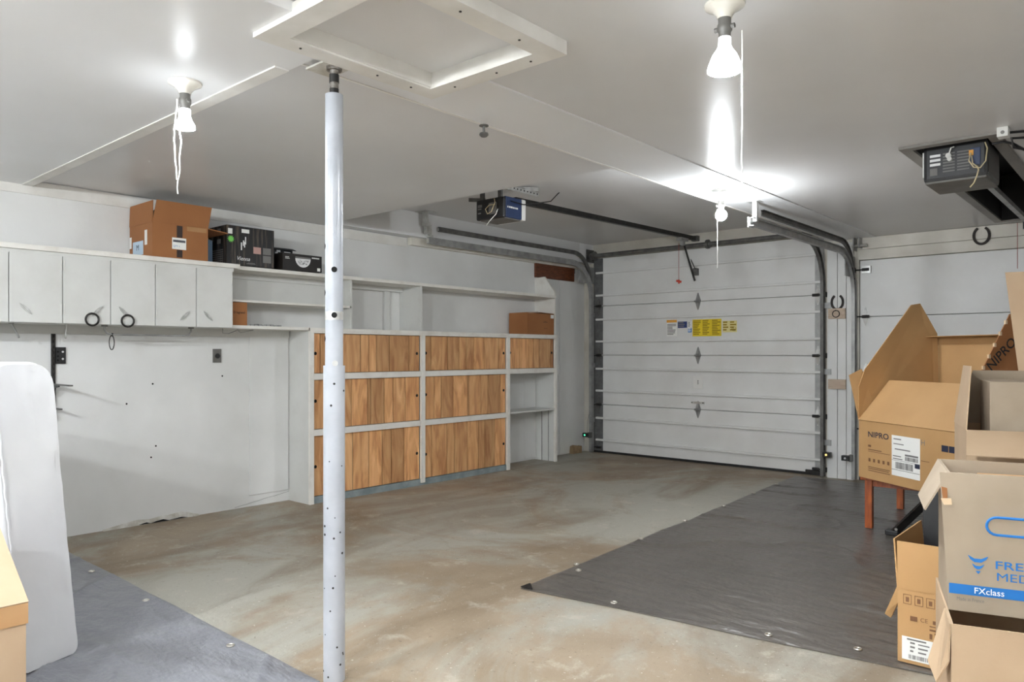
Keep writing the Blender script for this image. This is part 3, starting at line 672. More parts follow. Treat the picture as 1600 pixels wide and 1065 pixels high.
for i in range(5):
    rr = random.Random(i); mb = MB(); c = Vector((.08+.05*i, .10+.03*(i % 3), .20+.05*rr.random()))
    mb.lathe(c, [(.004, -.03), (.04, -.02), (.055, .01), (.03, .05), (.004, .06)], 7)
    for k, v in enumerate(mb.v): mb.v[k] = tuple(Vector(v)+Vector((rr.uniform(-.014, .014), rr.uniform(-.014, .014), rr.uniform(-.014, .014))))
    o = single('plastic_wrap', mb, 'clear_wrap' if i % 2 else 'galv_dark', ['crumpled dull plastic at the left end of the open brown carton', 'crumpled clear plastic left of centre in the open brown carton', 'crumpled dull plastic in the middle of the open brown carton', 'crumpled clear plastic right of centre in the open brown carton', 'crumpled dull plastic at the right end of the open brown carton'][i], 'wrapping', (0, 0, 0), 'plastic wrap in the brown carton')
    o.matrix_world = Matrix.Translation((.335, -4.865, 1.668)) @ Matrix.Rotation(math.pi/2, 4, 'Z')

def solid_carton(name, label, y0, y1, x0, x1, z0, z1, m, cat='box', bev=.003, skew=0):
    t = thing(name, label, cat, ((x0+x1)/2, (y0+y1)/2, z0))
    part('carton', MB().box(x0, x1, y0, y1, z0, z1), m, t, bevel=bev); return t
PY = lambda y, z, x: (x, y, z)
# black light-fitting carton
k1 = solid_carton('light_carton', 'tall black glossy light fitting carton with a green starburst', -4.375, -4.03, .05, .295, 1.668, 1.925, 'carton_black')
FR, UP = (0, 1, 0), (0, 0, 1)
def star(c, r0, r1, n, m, parent, x):
    pts = []
    for i in range(2*n):
        r = r1 if i % 2 == 0 else r0; a = math.pi*i/n; pts.append((x, c[0]+r*math.cos(a), c[1]+r*math.sin(a)))
    return part('starburst', MB().slab(pts, .0008), m, parent)
star((-4.345, 1.835), .014, .026, 12, 'ink_green', k1, .2955)
bars('glass_print', [(.10, .108, .10, .15), (.115, .124, .13, .165), (.13, .137, .14, .19), (.122, .13, .12, .155)], (.295, -4.375, 1.668), FR, UP, 'ink_white', k1)
text('lettering', 'Vienna', (.2957, -4.30, 1.70), FR, UP, .026, 'ink_white', k1, shear=.3, maxw=.09)
bars('worn_lettering', [(.135, .15, .032, .035), (.14, .205, .012, .016), (.15, .2, .018, .021)], (.295, -4.375, 1.668), FR, UP, 'ink_grey', k1)
p_ = bars('photo_panel', [(.19, .245, .085, .13)], (.295, -4.375, 1.668), FR, UP, 'photo_skin', k1)
bars('photo_panel', [(.26, .32, .085, .13), (.26, .32, .03, .078)], (.295, -4.375, 1.668), FR, UP, 'ink_grey', k1)
bars('label', [(.01, .04, .20, .235), (.105, .16, .215, .24)], (.295, -4.375, 1.668), FR, UP, 'label_white', k1)
bars('side_print', [(.06, .09, .2, .235), (.13, .17, .2, .24), (.12, .17, .14, .17), (.05, .07, .16, .19)], (.05, -4.375, 1.668), (1, 0, 0), UP, 'ink_grey', k1)
bars('side_print', [(.06, .2, .01+.014*i, .016+.014*i) for i in range(7)], (.05, -4.375, 1.668), (1, 0, 0), UP, 'ink_grey', k1)
k3 = solid_carton('blue_pack', 'pale blue pack standing between the brown carton and the tall black carton', -4.50, -4.385, .04, .13, 1.668, 1.835, 'blue_pack')
part('top_fold', MB().box(.05, .12, -4.49, -4.395, 1.835, 1.84), 'label_white', k3)
k4 = solid_carton('light_carton', 'flat dark carton with a curled lid behind the glass bowl carton', -4.02, -3.80, .03, .16, 1.668, 1.835, 'carton_dark')
part('lid_flap', MB().slab([(.16, -4.02, 1.835), (.16, -3.80, 1.835), (.185, -3.785, 1.822), (.185, -4.015, 1.822)], .003), 'carton_dark', k4)
bars('label', [(.0, .04, .12, .155)], (.16, -4.02, 1.668), FR, UP, 'label_blue', k4); bars('print', [(.08, .1, .12, .135), (.09, .12, .135, .15), (.15, .2, .135, .142)], (.16, -4.02, 1.668), FR, UP, 'ink_white', k4)
k2 = solid_carton('light_carton', 'low black carton printed with a white glass bowl lamp beside the post', -3.965, -3.645, .19, .295, 1.668, 1.785, 'carton_warm')
bw = [(.2955, -3.865+.125*i/12, 1.755) for i in range(13)]+[(.2955, -3.8025+.0625*math.cos(a), 1.755-.062*math.sin(a)) for a in [math.pi*i/12 for i in range(1, 12)]]
b_ = part('bowl_print', MB().slab(bw, .0006), 'ink_white', k2)
rr = random.Random(4)
bars('bowl_pattern', [(u, u+.014, v, v+.0025) for u, v in [(rr.uniform(.015, .1), rr.uniform(.018, .052)) for _ in range(26)] if (u-.056)**2+(.062-v)**2 < .0026], (.2955, -3.865, 1.693), FR, UP, 'ink_grey', b_, .0009)
bars('bowl_rim', [(.0, .125, .0, .009)], (.2955, -3.865, 1.757), FR, UP, 'ink_grey', k2)
bars('worn_lettering', [(.235+.009*i, .242+.009*i, .094, .103) for i in range(7)]+[(.02, .05, .088, .092), (.02, .055, .078, .082)], (.295, -3.965, 1.668), FR, UP, 'label_white', k2)
bars('barcode_label', [(.28, .305, .008, .03)], (.295, -3.965, 1.668), FR, UP, 'label_white', k2)
# small boxes on the open shelves
lg = solid_carton('small_carton', 'small brown carton with dark lettering on the open shelf beside the wall cabinet', -4.325, -4.215, .06, .27, 1.272, 1.424, 'board_brown')
text('lettering', 'D legrand', (.2707, -4.312, 1.345), FR, UP, .020, 'ink_black', lg, maxw=.078, bold=.008)
rr = random.Random(9); mb = MB()
for i in range(9): mb.box(.14+.01*(i % 3), .20, -4.18+.03*i, -4.155+.03*i, 1.272, 1.281+.006*rr.random())
single('hardware_strip', mb, 'galv', 'flat strip of loose metal hardware lying on the open shelf', 'hardware', (.17, -4.05, 1.272))
rb = thing('cardboard_carton', 'brown closed carton standing on the cupboard top at the clipped end panel', 'box', (.14, -1.1, 1.27))
part('carton', MB().box(.03, .265, -1.30, -.885, 1.2705, 1.478), 'board_brown', rb, bevel=.003)
part('flap', MB().slab([(.03, -1.30, 1.478), (.265, -1.295, 1.478), (.255, -1.12, 1.492), (.03, -1.12, 1.492)], .004), 'board_brown', rb)
part('flap', MB().slab([(.03, -1.10, 1.484), (.262, -1.10, 1.486), (.265, -.886, 1.479), (.03, -.886, 1.479)], .004), 'board_brown', rb)
bars('label', [(.36, .41, .165, .2)], (.265, -1.30, 1.27), FR, UP, 'label_white', rb)
bars('mark', [(.24, .31, .12, .128), (.26, .29, .13, .136), (.255, .31, .06, .066)], (.265, -1.30, 1.27), FR, UP, 'ink_brown', rb)

# ------------------------------------------------------------------ steel post
px, py = 2.812, -5.327
po = thing('support_post', 'white painted steel jack post with bolt holes standing in front of the plank cupboard', 'post', (px, py, 0))
part('lower_tube', MB().cyl((px, py, 0), (px, py, 1.045), .0355, n=28), 'pole', po, smooth=True)
part('upper_tube', MB().cyl((px, py, 1.045), (px, py, 1.945), .0295, n=28), 'pole', po, smooth=True)
part('screw_jack', MB().cyl((px, py, 1.94), (px, py, 2.03), .0145, n=16), 'rust', po, smooth=True)
part('collar', MB().cyl((px, py, 1.985), (px, py, 2.012), .0165, n=16).cyl((px, py, 1.945), (px, py, 1.965), .0155, n=16), 'black_metal', po, smooth=True)
part('top_plate', MB().box(px-.09, px+.026, py-.05, py+.05, 2.038, 2.0445), 'plaster', po)
part('plate_boss', MB().cyl((px, py, 2.026), (px, py, 2.038), .026, n=16), 'rust', po)
part('scuffed_band', MB().cyl((px, py, 1.196), (px, py, 1.224), .0299, n=28), 'galv_bright', po, smooth=True)
fwv = Vector((-.659, .752, 0)); rtv = Vector((.752, .659, 0))
def hole_at(a, z, r0, m='dark_hole', rad=.0085, nm='bolt_hole'):
    d = (-fwv*math.cos(a)+rtv*math.sin(a)); c = Vector((px, py, z))
    part(nm, MB().cyl(c+d*(r0-.003), c+d*(r0+.0012), rad, n=14), m, po)
for y in (423, 493): hole_at(R(14), 1.085-(y-552)*2.507/1169, .0295, rad=.0095)
for y in (386, 458, 529): hole_at(R(-76), 1.085-(y-552)*2.507/1169, .0295, rad=.0095)
hole_at(R(18), 1.085-(567-552)*2.507/1169, .0355, 'galv_bright', .0095, 'pin')
rr = random.Random(21)
for i in range(46):
    z = rr.uniform(.02, .62) if i < 36 else rr.uniform(.62, 1.0); a = R(rr.uniform(-75, 75)); c = Vector((px, py, z)); d = (-fwv*math.cos(a)+rtv*math.sin(a))
    if i % 2 == 0: part('paint_chip', MB().cyl(c+d*.0345, c+d*.0361, rr.uniform(.002, .0045), n=6), 'iron', po)
single('carriage_bolt', MB().cyl((2.735, -4.52, 2.045), (2.735, -4.52, 2.012), .006, n=10).lathe((2.735, -4.52, 2.0), [(.004, .016), (.018, .012), (.02, .004), (.012, -.004), (.004, -.006)], 16).cyl((2.735, -4.52, 2.041), (2.735, -4.52, 2.045), .02, n=14),
       'galv_dark', 'short steel bolt head sticking out of the ceiling beam beyond the post', 'bolt', (2.735, -4.52, 2.0), smooth=True)

# ------------------------------------------------------------------ ceiling lamps
def lamp(label, x, y, z, kind, cord, glow='bulb'):
    t = thing('ceiling_lamp', label, 'lamp', (x, y, z), 'bare bulb lamp holders on the ceiling')
    part('lampholder', MB().lathe((x, y, z), [(.03, 0), (.057, -.001), (.056, -.008), (.034, -.020), (.022, -.034), (.02, -.042), (.01, -.042)], 28), 'porcelain', t, smooth=True)
    part('adapter', MB().lathe((x, y, z), [(.014, -.04), (.018, -.042), (.018, -.055), (.021, -.062), (.021, -.075), (.017, -.082), (.017, -.095), (.012, -.096)], 20), 'socket_grey', t, smooth=True)
    part('switch_key', MB().cyl((x-.03, y-.0, z-.068), (x+.03, y, z-.068), .007, n=10), 'socket_grey', t, smooth=True)
    if kind == 'spot':
        part('bulb_neck', MB().lathe((x, y, z), [(.012, -.094), (.017, -.096), (.018, -.118), (.022, -.128), (.034, -.145), (.045, -.172), (.048, -.183), (.048, -.191), (.0455, -.191), (.044, -.178)], 28), 'bulb_frost_dim', t, smooth=True)
        part('bulb_face', MB().lathe((x, y, z), [(.0435, -.182), (.044, -.188), (.034, -.195), (.018, -.199), (.002, -.200)], 28), glow, t, smooth=True)
    elif kind == 'small':
        part('bulb_neck', MB().lathe((x, y, z), [(.012, -.094), (.018, -.096), (.019, -.120), (.024, -.135), (.033, -.150), (.0345, -.164), (.0325, -.164), (.0315, -.150)], 28), 'bulb_frost', t, smooth=True)
        part('bulb_face', MB().lathe((x, y, z), [(.031, -.156), (.0315, -.161), (.024, -.166), (.012, -.168), (.002, -.168)], 28), glow, t, smooth=True)
    else:
        part('bulb_glass', MB().lathe((x, y, z), [(.012, -.094), (.016, -.098)]+[(.034*math.sin(a), -.128+.034*math.cos(a)) for a in [R(30+14*i) for i in range(11)]], 28), glow, t, smooth=True)
    for pts, r in cord: part('pull_cord', MB().tube(pts, r, 6), 'cord_white', t)
rr = random.Random(2)
def wob(x, y, z0, z1, n, a, ox=0): return [(x+ox*math.sin(math.pi*i/n)+a*rr.uniform(-1, 1), y+ox*math.sin(math.pi*i/n)+a*rr.uniform(-1, 1), z0+(z1-z0)*i/n) for i in range(n+1)]
lamp('bare reflector bulb with twisted white pull cord above the brown carton', 2.282, -5.581, 2.045, 'small',
     [(wob(2.262, -5.600, 1.985, 1.65, 16, .0022, .008), .0022), (wob(2.262, -5.600, 1.985, 1.70, 14, .0022, -.008), .0022)])
lamp('large reflector bulb with a long pull cord nearest the camera', 3.955, -4.818, 2.075, 'spot', [(wob(3.992, -4.786, 2.0, 1.53, 18, .0012), .0016)])
lamp('round bare bulb with a short pull cord in front of the garage door', 2.878, -2.595, 2.045, 'globe', [(wob(2.862, -2.612, 1.95, 1.60, 10, .0012), .0022)], 'bulb_globe')
lamp('added round fill bulb on the ceiling right behind the viewer, out of view', 4.25, -8.1, 2.075, 'globe', [(wob(4.28, -8.07, 2.0, 1.6, 10, .0012), .0016)], 'bulb_added_fill')  # added out of view to brighten the room

lamp('added round fill bulb on the ceiling far left behind the viewer, out of view', 2.5, -8.0, 2.045, 'globe', [(wob(2.53, -7.97, 1.97, 1.6, 10, .0012), .0016)], 'bulb_added_fill')  # second added bulb, unseen, lifts the fill on ceiling and walls

# ------------------------------------------------------------------ opener of the left door
op = thing('door_opener', 'black and blue garage door opener motor with a long black rail to the stickered door', 'door opener', (1.35, -2.85, 2.02))
part('motor_case', MB().box(1.22, 1.48, -3.0, -2.97, 2.02, 2.165), 'black_plastic', op, bevel=.018)
part('housing', MB().box(1.228, 1.475, -2.97, -2.80, 2.026, 2.17), 'blue_plastic', op, bevel=.006)
part('lamp_lens', MB().box(1.225, 1.478, -2.80, -2.755, 2.022, 2.172), 'white_plastic', op, bevel=.012)
part('bottom_cover', MB().box(1.24, 1.465, -2.97, -2.80, 2.018, 2.03), 'grey_plastic', op)
bars('worn_lettering', [(.012, .022, .072, .084), (.03, .042, .072, .084), (.045, .066, .072, .084), (.069, .088, .072, .083), (.092, .10, .072, .083), (.104, .122, .072, .083)], (1.475, -2.965, 2.02), (0, 1, 0), (0, 0, 1), 'label_white', op)
bars('warning_print', [(.02, .06, .09, .098), (.02, .055, .075, .083), (.02, .06, .10, .108), (.02, .05, .045, .053)], (1.22, -3.0, 2.02), (1, 0, 0), UP, 'ink_grey', op)
part('control_box', MB().box(1.35, 1.42, -3.008, -2.999, 2.05, 2.13), 'grey_plastic', op, bevel=.002)
for a, b, m in (((1.08, -2.93, 2.20), (1.26, -2.95, 2.17), 'galv_dark'), ((1.46, -2.93, 2.23), (1.50, -2.65, 2.262), 'galv_bright')):
    mb = MB(); a = Vector(a); b = Vector(b); u = (b-a).normalized()
    mb.hexa([a+Vector((0, 0, -.014)), a+Vector((0, .003, -.014)), a+Vector((0, .003, .014)), a+Vector((0, 0, .014))], [b+Vector((.003, 0, -.014)), b+Vector((.003, .003, -.014)), b+Vector((.003, .003, .014)), b+Vector((.003, 0, .014))])
    part('angle_iron', mb, m, op)
part('angle_iron', MB().box(1.46, 1.485, -3.02, -2.62, 2.245, 2.249).box(1.481, 1.485, -3.02, -2.62, 2.215, 2.249), 'galv_bright', op)
for i in range(11): part('slot_hole', MB().cyl((1.4845, -3.0+.036*i, 2.232), (1.4858, -3.0+.036*i, 2.232), .006, n=8), 'dark_hole', op)
part('strap', MB().box(1.25, 1.28, -2.99, -2.97, 2.16, 2.25), 'galv_dark', op); part('strap', MB().box(1.42, 1.45, -2.99, -2.97, 2.16, 2.25), 'galv_dark', op)
rail = part('rail', MB().hexa([(1.355, -2.76, 2.165), (1.39, -2.76, 2.165), (1.39, -2.76, 2.205), (1.355, -2.76, 2.205)], [(1.355, -.02, 2.205), (1.39, -.02, 2.205), (1.39, -.02, 2.242), (1.355, -.02, 2.242)]), 'black_metal', op)
part('header_bracket', MB().box(1.34, 1.405, -.05, -.0, 2.20, 2.25), 'galv_dark', op)
part('trolley', MB().box(1.345, 1.40, -.36, -.22, 2.17, 2.20).box(1.355, 1.385, -.30, -.26, 2.13, 2.17), 'galv', op)
part('door_arm', MB().slab([(1.372, -.27, 2.15), (1.372, -.24, 2.15), (1.372, -.015, 1.81), (1.372, -.045, 1.80)], .006), 'black_metal', op)
part('door_arm', MB().slab([(1.38, -.14, 2.01), (1.38, -.125, 1.985), (1.38, -.02, 1.89), (1.38, -.035, 1.91)], .006), 'black_metal', op)
part('release_cord', MB().tube([(1.34, -.30, 2.15), (1.34, -.30, 1.80)], .0022, 5), 'cord_red', op)
part('release_handle', MB().cyl((1.318, -.31, 1.79), (1.362, -.29, 1.776), .011, n=10).cyl((1.34, -.30, 1.80), (1.34, -.30, 1.76), .008, n=10), 'handle_red', op)
part('wire', MB().tube([(1.40, -3.004, 2.155), (1.43, -3.03, 2.12), (1.40, -3.035, 2.06), (1.36, -3.03, 2.05), (1.34, -3.03, 2.085), (1.37, -3.025, 2.11), (1.42, -3.02, 2.11)], .0025, 6), 'cord_yellow', op)
part('wire', MB().tube([(1.43, -3.0, 2.08), (1.44, -3.03, 2.04), (1.40, -3.05, 1.995), (1.36, -3.04, 1.97)], .0025, 6), 'cord_white', op)
part('antenna_wire', MB().tube([(1.48, -2.92, 2.14), (1.495, -2.80, 2.13), (1.50, -2.66, 2.16), (1.50, -2.50, 2.20), (1.50, -2.42, 2.265), (1.50, -2.40, 2.279)], .004, 6), 'black_plastic', op)

# opener of the right door, in its slot
oq = thing('door_opener', 'black garage door opener hanging in a lined ceiling slot above the cartons', 'door opener', (4.13, -2.6, 1.91))
part('case', MB().box(4.005, 4.275, -2.76, -2.44, 1.912, 2.20), 'black_plastic', oq, bevel=.016)
part('bottom_cover', MB().box(4.012, 4.268, -2.752, -2.45, 1.903, 1.925), 'grey_plastic', oq, bevel=.006)
part('side_lens', MB().box(4.001, 4.007, -2.75, -2.46, 1.94, 2.06), 'white_plastic', oq)
o0 = (4.005, -2.76, 1.91)
bars('label', [(.03, .075, .118, .13), (.03, .075, .097, .109), (.03, .075, .076, .088)], o0, (1, 0, 0), UP, 'ink_white', oq)
bars('label', [(.03, .062, .03, .065)], o0, (1, 0, 0), UP, 'ink_grey', oq)
bars('warning_print', [(.085+.06*c, .135+.06*c, .04+.014*i, .047+.014*i) for i in range(7) for c in range(2)], o0, (1, 0, 0), UP, 'ink_grey', oq)
part('control_panel', MB().box(4.205, 4.245, -2.766, -2.759, 1.965, 2.045), 'blue_plastic', oq, bevel=.002)
part('terminal', MB().box(4.20, 4.218, -2.772, -2.765, 2.01, 2.035), 'sticker_orange', oq)
part('white_knob', MB().cyl((4.115, -2.76, 2.025), (4.115, -2.775, 2.025), .012, n=12).cyl((4.12, -2.76, 2.008), (4.12, -2.775, 2.008), .010, n=12), 'white_plastic', oq)
part('rail', MB().box(4.12, 4.15, -2.44, -.22, 2.03, 2.06), 'galv', oq)
part('header_bracket', MB().box(4.10, 4.17, -.22, -.035, 2.0, 2.062), 'black_metal', oq)
part('door_arm', MB().slab([(4.135, -.30, 2.03), (4.135, -.27, 2.03), (4.135, -.04, 1.72), (4.135, -.07, 1.71)], .006), 'black_metal', oq)
part('release_cord', MB().tube([(4.08, -.32, 2.03), (4.08, -.32, 1.70)], .0022, 5), 'cord_red', oq)
part('wire', MB().tube([(4.12, -2.775, 2.035), (4.13, -2.79, 2.055), (4.14, -2.78, 2.06)], .003, 6), 'cord_white', oq)
part('wire', MB().tube([(4.208, -2.775, 2.02), (4.205, -2.80, 1.98), (4.225, -2.805, 1.945), (4.25, -2.80, 1.94), (4.27, -2.79, 1.97), (4.275, -2.78, 2.03), (4.265, -2.775, 2.06)], .003, 6), 'cord_yellow', oq)
part('wire', MB().tube([(4.212, -2.775, 2.005), (4.22, -2.80, 1.965), (4.24, -2.805, 1.945), (4.245, -2.81, 1.93), (4.24, -2.82, 1.90), (4.23, -2.825, 1.87), (4.215, -2.83, 1.85)], .003, 6), 'cord_yellow', oq)
cl = thing('power_cable', 'coiled black power cable beside the opener in the ceiling slot', 'cable', (4.42, -2.8, 2.03))
part('cable', MB().tube([(4.37, -2.90, 2.055), (4.42, -2.86, 2.06), (4.47, -2.80, 2.065), (4.51, -2.72, 2.05), (4.48, -2.70, 2.02), (4.42, -2.76, 2.0), (4.385, -2.84, 2.0), (4.38, -2.87, 2.035), (4.43, -2.80, 2.045), (4.50, -2.72, 2.03), (4.55, -2.66, 2.04), (4.62, -2.6, 2.065)], .006, 8), 'black_plastic', cl, smooth=True)
part('cable', MB().tube([(4.30, -2.80, 2.04), (4.345, -2.83, 2.035), (4.38, -2.83, 2.02), (4.43, -2.78, 1.985), (4.47, -2.73, 1.985), (4.52, -2.69, 2.02), (4.60, -2.62, 2.05)], .006, 8), 'black_plastic', cl, smooth=True)
bx_ = thing('ceiling_outlet', 'small white ceiling socket beside the slotted opener', 'outlet', (4.355, -2.915, 2.03))
part('body', MB().box(4.335, 4.378, -2.945, -2.89, 2.032, 2.075), 'white_plastic', bx_, bevel=.004)
part('screw', MB().cyl((4.357, -2.946, 2.05), (4.357, -2.944, 2.05), .008, n=10), 'socket_grey', bx_)

# ------------------------------------------------------------------ horseshoes, blocks, sensors
def shoe(cx, cz, r, ry, y, label):
    pts = [(cx+r*math.sin(a), y, cz-ry*math.cos(a)) for a in [R(-152+304*i/22) for i in range(23)]]
    sec = [(-.005, -.009), (.005, -.009), (.005, .009), (-.005, .009)]
    single('horseshoe', MB().sweep(pts, sec, (0, 1, 0)), 'horseshoe', label, 'horseshoe', (cx, y, cz-ry), 'horseshoes hung on the door wall')
shoe(2.742, 1.530, .047, .062, -.068, 'dark iron horseshoe hung on the planked post above a small ring')
shoe(3.812, 2.000, .052, .066, -.045, 'dark iron horseshoe hung on the header board under the slotted opener')
def block(x0, x1, z0, z1, label): return single('wood_block', MB().box(x0, x1, -.082, -.061, z0, z1), 'wood_raw', label, 'board', ((x0+x1)/2, -.07, z0), 'bare wood blocks on the post', bevel=.002)
block(2.668, 2.812, 1.386, 1.476, 'bare wood block on the planked post behind the small ring')
block(2.668, 2.816, .776, .861, 'bare wood block on the planked post at about waist height')
single('iron_ring', MB().tube([(2.737+.029*math.cos(t*math.pi/12), -.087, 1.428+.029*math.sin(t*math.pi/12)) for t in range(24)], .004, 8, True).cyl((2.735, -.082, 1.455), (2.735, -.09, 1.46), .004, n=6), 'iron', 'thin rusty ring hung on the upper wood block of the post', 'ring', (2.737, -.087, 1.40), smooth=True)
def sensor(x, y, z, led, dirx, label):
    t = thing('safety_sensor', label, 'sensor', (x, y, z-.03), 'door safety sensors near the floor')
    part('body', MB().box(x-.032, x+.032, y-.03, y+.02, z-.022, z+.022), 'black_plastic', t, bevel=.004)
    part('bracket', MB().box(x+.03*dirx-.004, x+.03*dirx+.022*dirx, y-.01, y+.04, z-.03, z+.03) if dirx > 0 else MB().box(x-.052, x-.028, y-.01, y+.04, z-.03, z+.03), 'galv_dark', t)
    part('led', MB().cyl((x, y-.03, z), (x, y-.034, z), .009, n=12), led, t)
sensor(.115, -.12, .196, 'led_green', 1, 'small black safety sensor with a green light at the corner track')
sensor(2.675, -.12, .208, 'led_amber', -1, 'small black safety sensor with an amber light on the left of the planked post')
sensor(2.83, -.115, .192, 'led_dim', 1, 'small black safety sensor without a light on the right of the planked post')
cable = [(.115, -.10, .22), (.09, -.06, .34), (.105, -.03, .5), (.115, -.02, .7)]
single('sensor_wire', MB().tube(cable, .002, 5), 'grey_plastic', 'thin grey wire rising from the green sensor at the corner', 'wire', (.11, -.06, .22))
single('rubble_chunk', MB().slab([(.02, -.30, 0), (.02, -.14, 0), (.02, -.14, .075), (.02, -.20, .07), (.02, -.24, .088), (.02, -.29, .08)], .05), 'brick_chunk', 'tan broken masonry chunk on the floor in the corner by the track', 'rubble', (.05, -.22, 0))

# ------------------------------------------------------------------ tarps
def tarp(name, label, quad, nx, ny, m, seed, amp, grom, hem=None):
    A, B, Cc, D = [Vector((*p, 0)) for p in quad]; mb = MB(); rows = []
    for j in range(ny+1):
        for i in range(nx+1):
            u = i/nx; v = j/ny; p = A*(1-u)*(1-v)+B*u*(1-v)+Cc*u*v+D*(1-u)*v
            edge = min(u, 1-u, v, 1-v)
            q = Vector((p.x*1.1+seed, p.y*2.1, seed)); w = noise.noise(q*1.0)
            r = 1-abs(noise.noise(Vector((p.x*.9+p.y*.55+seed, p.y*1.1-p.x*.3, 3+seed))*1.6))*8
            z = .006+amp*max(0, r)**3+.35*amp*abs(noise.noise(q*3.3))
            jit = noise.noise(Vector((p.x*2.3, p.y*2.3, seed)))*.016*(1 if edge < .001 else 0)
            mb.v.append((p.x+jit, p.y+jit*.7, z if edge > .001 else .0045))
    n = nx+1
    for j in range(ny):
        for i in range(nx): mb.f.append((j*n+i, j*n+i+1, (j+1)*n+i+1, (j+1)*n+i))
    k = len(mb.v); mb.v += [(x, y, .0015) for x, y, z in mb.v]
    for j in range(ny):
        for i in range(nx): mb.f.append((k+j*n+i, k+(j+1)*n+i, k+(j+1)*n+i+1, k+j*n+i+1))
    rim = [i for i in range(nx)]+[j*n+nx for j in range(ny)]+[ny*n+i for i in range(nx, 0, -1)]+[j*n for j in range(ny, 0, -1)]
    for a, b in zip(rim, rim[1:]+rim[:1]): mb.f.append((a, a+k, b+k, b))
    c = (A+B+Cc+D)/4
    t = thing(name, label, 'tarp', (c.x, c.y, 0))
    part('sheet', mb, m, t, smooth=True)
    gm = mesh_of('grommet', MB().tube([(.012*math.cos(a*math.pi/8), .012*math.sin(a*math.pi/8), 0) for a in range(16)], .0035, 6, True), 'grommet', smooth=True)
    for g in grom: put('grommet', gm, t, (g[0], g[1], .010))
    if hem: part('corner_tab', MB().slab([(x, y, .009) for x, y in hem], .003), 'black_plastic', t)
    return t
tarp('floor_tarp', 'dark grey plastic tarp spread on the floor under the heap of cartons', ((2.655, -4.195), (5.9, -3.78), (5.7, -.12), (2.43, -.20)), 200, 220, 'tarp_dark', 1, .012,
     [(2.63+.0, -3.72), (2.60, -3.05), (2.56, -2.45), (2.54, -1.85), (2.50, -1.25), (2.48, -.75), (3.10, -4.09), (3.75, -4.01), (4.05, -3.93), (2.70, -3.80)], hem=[(2.655, -4.19), (2.72, -4.18), (2.655, -4.12)])
tarp('floor_tarp', 'light grey plastic tarp on the floor under the mattress', ((.40, -8.2), (2.95, -8.2), (2.80, -5.37), (.40, -5.335)), 150, 170, 'tarp_grey', 5, .014,
     [(.9, -5.40), (1.55, -5.41), (2.30, -5.42)])

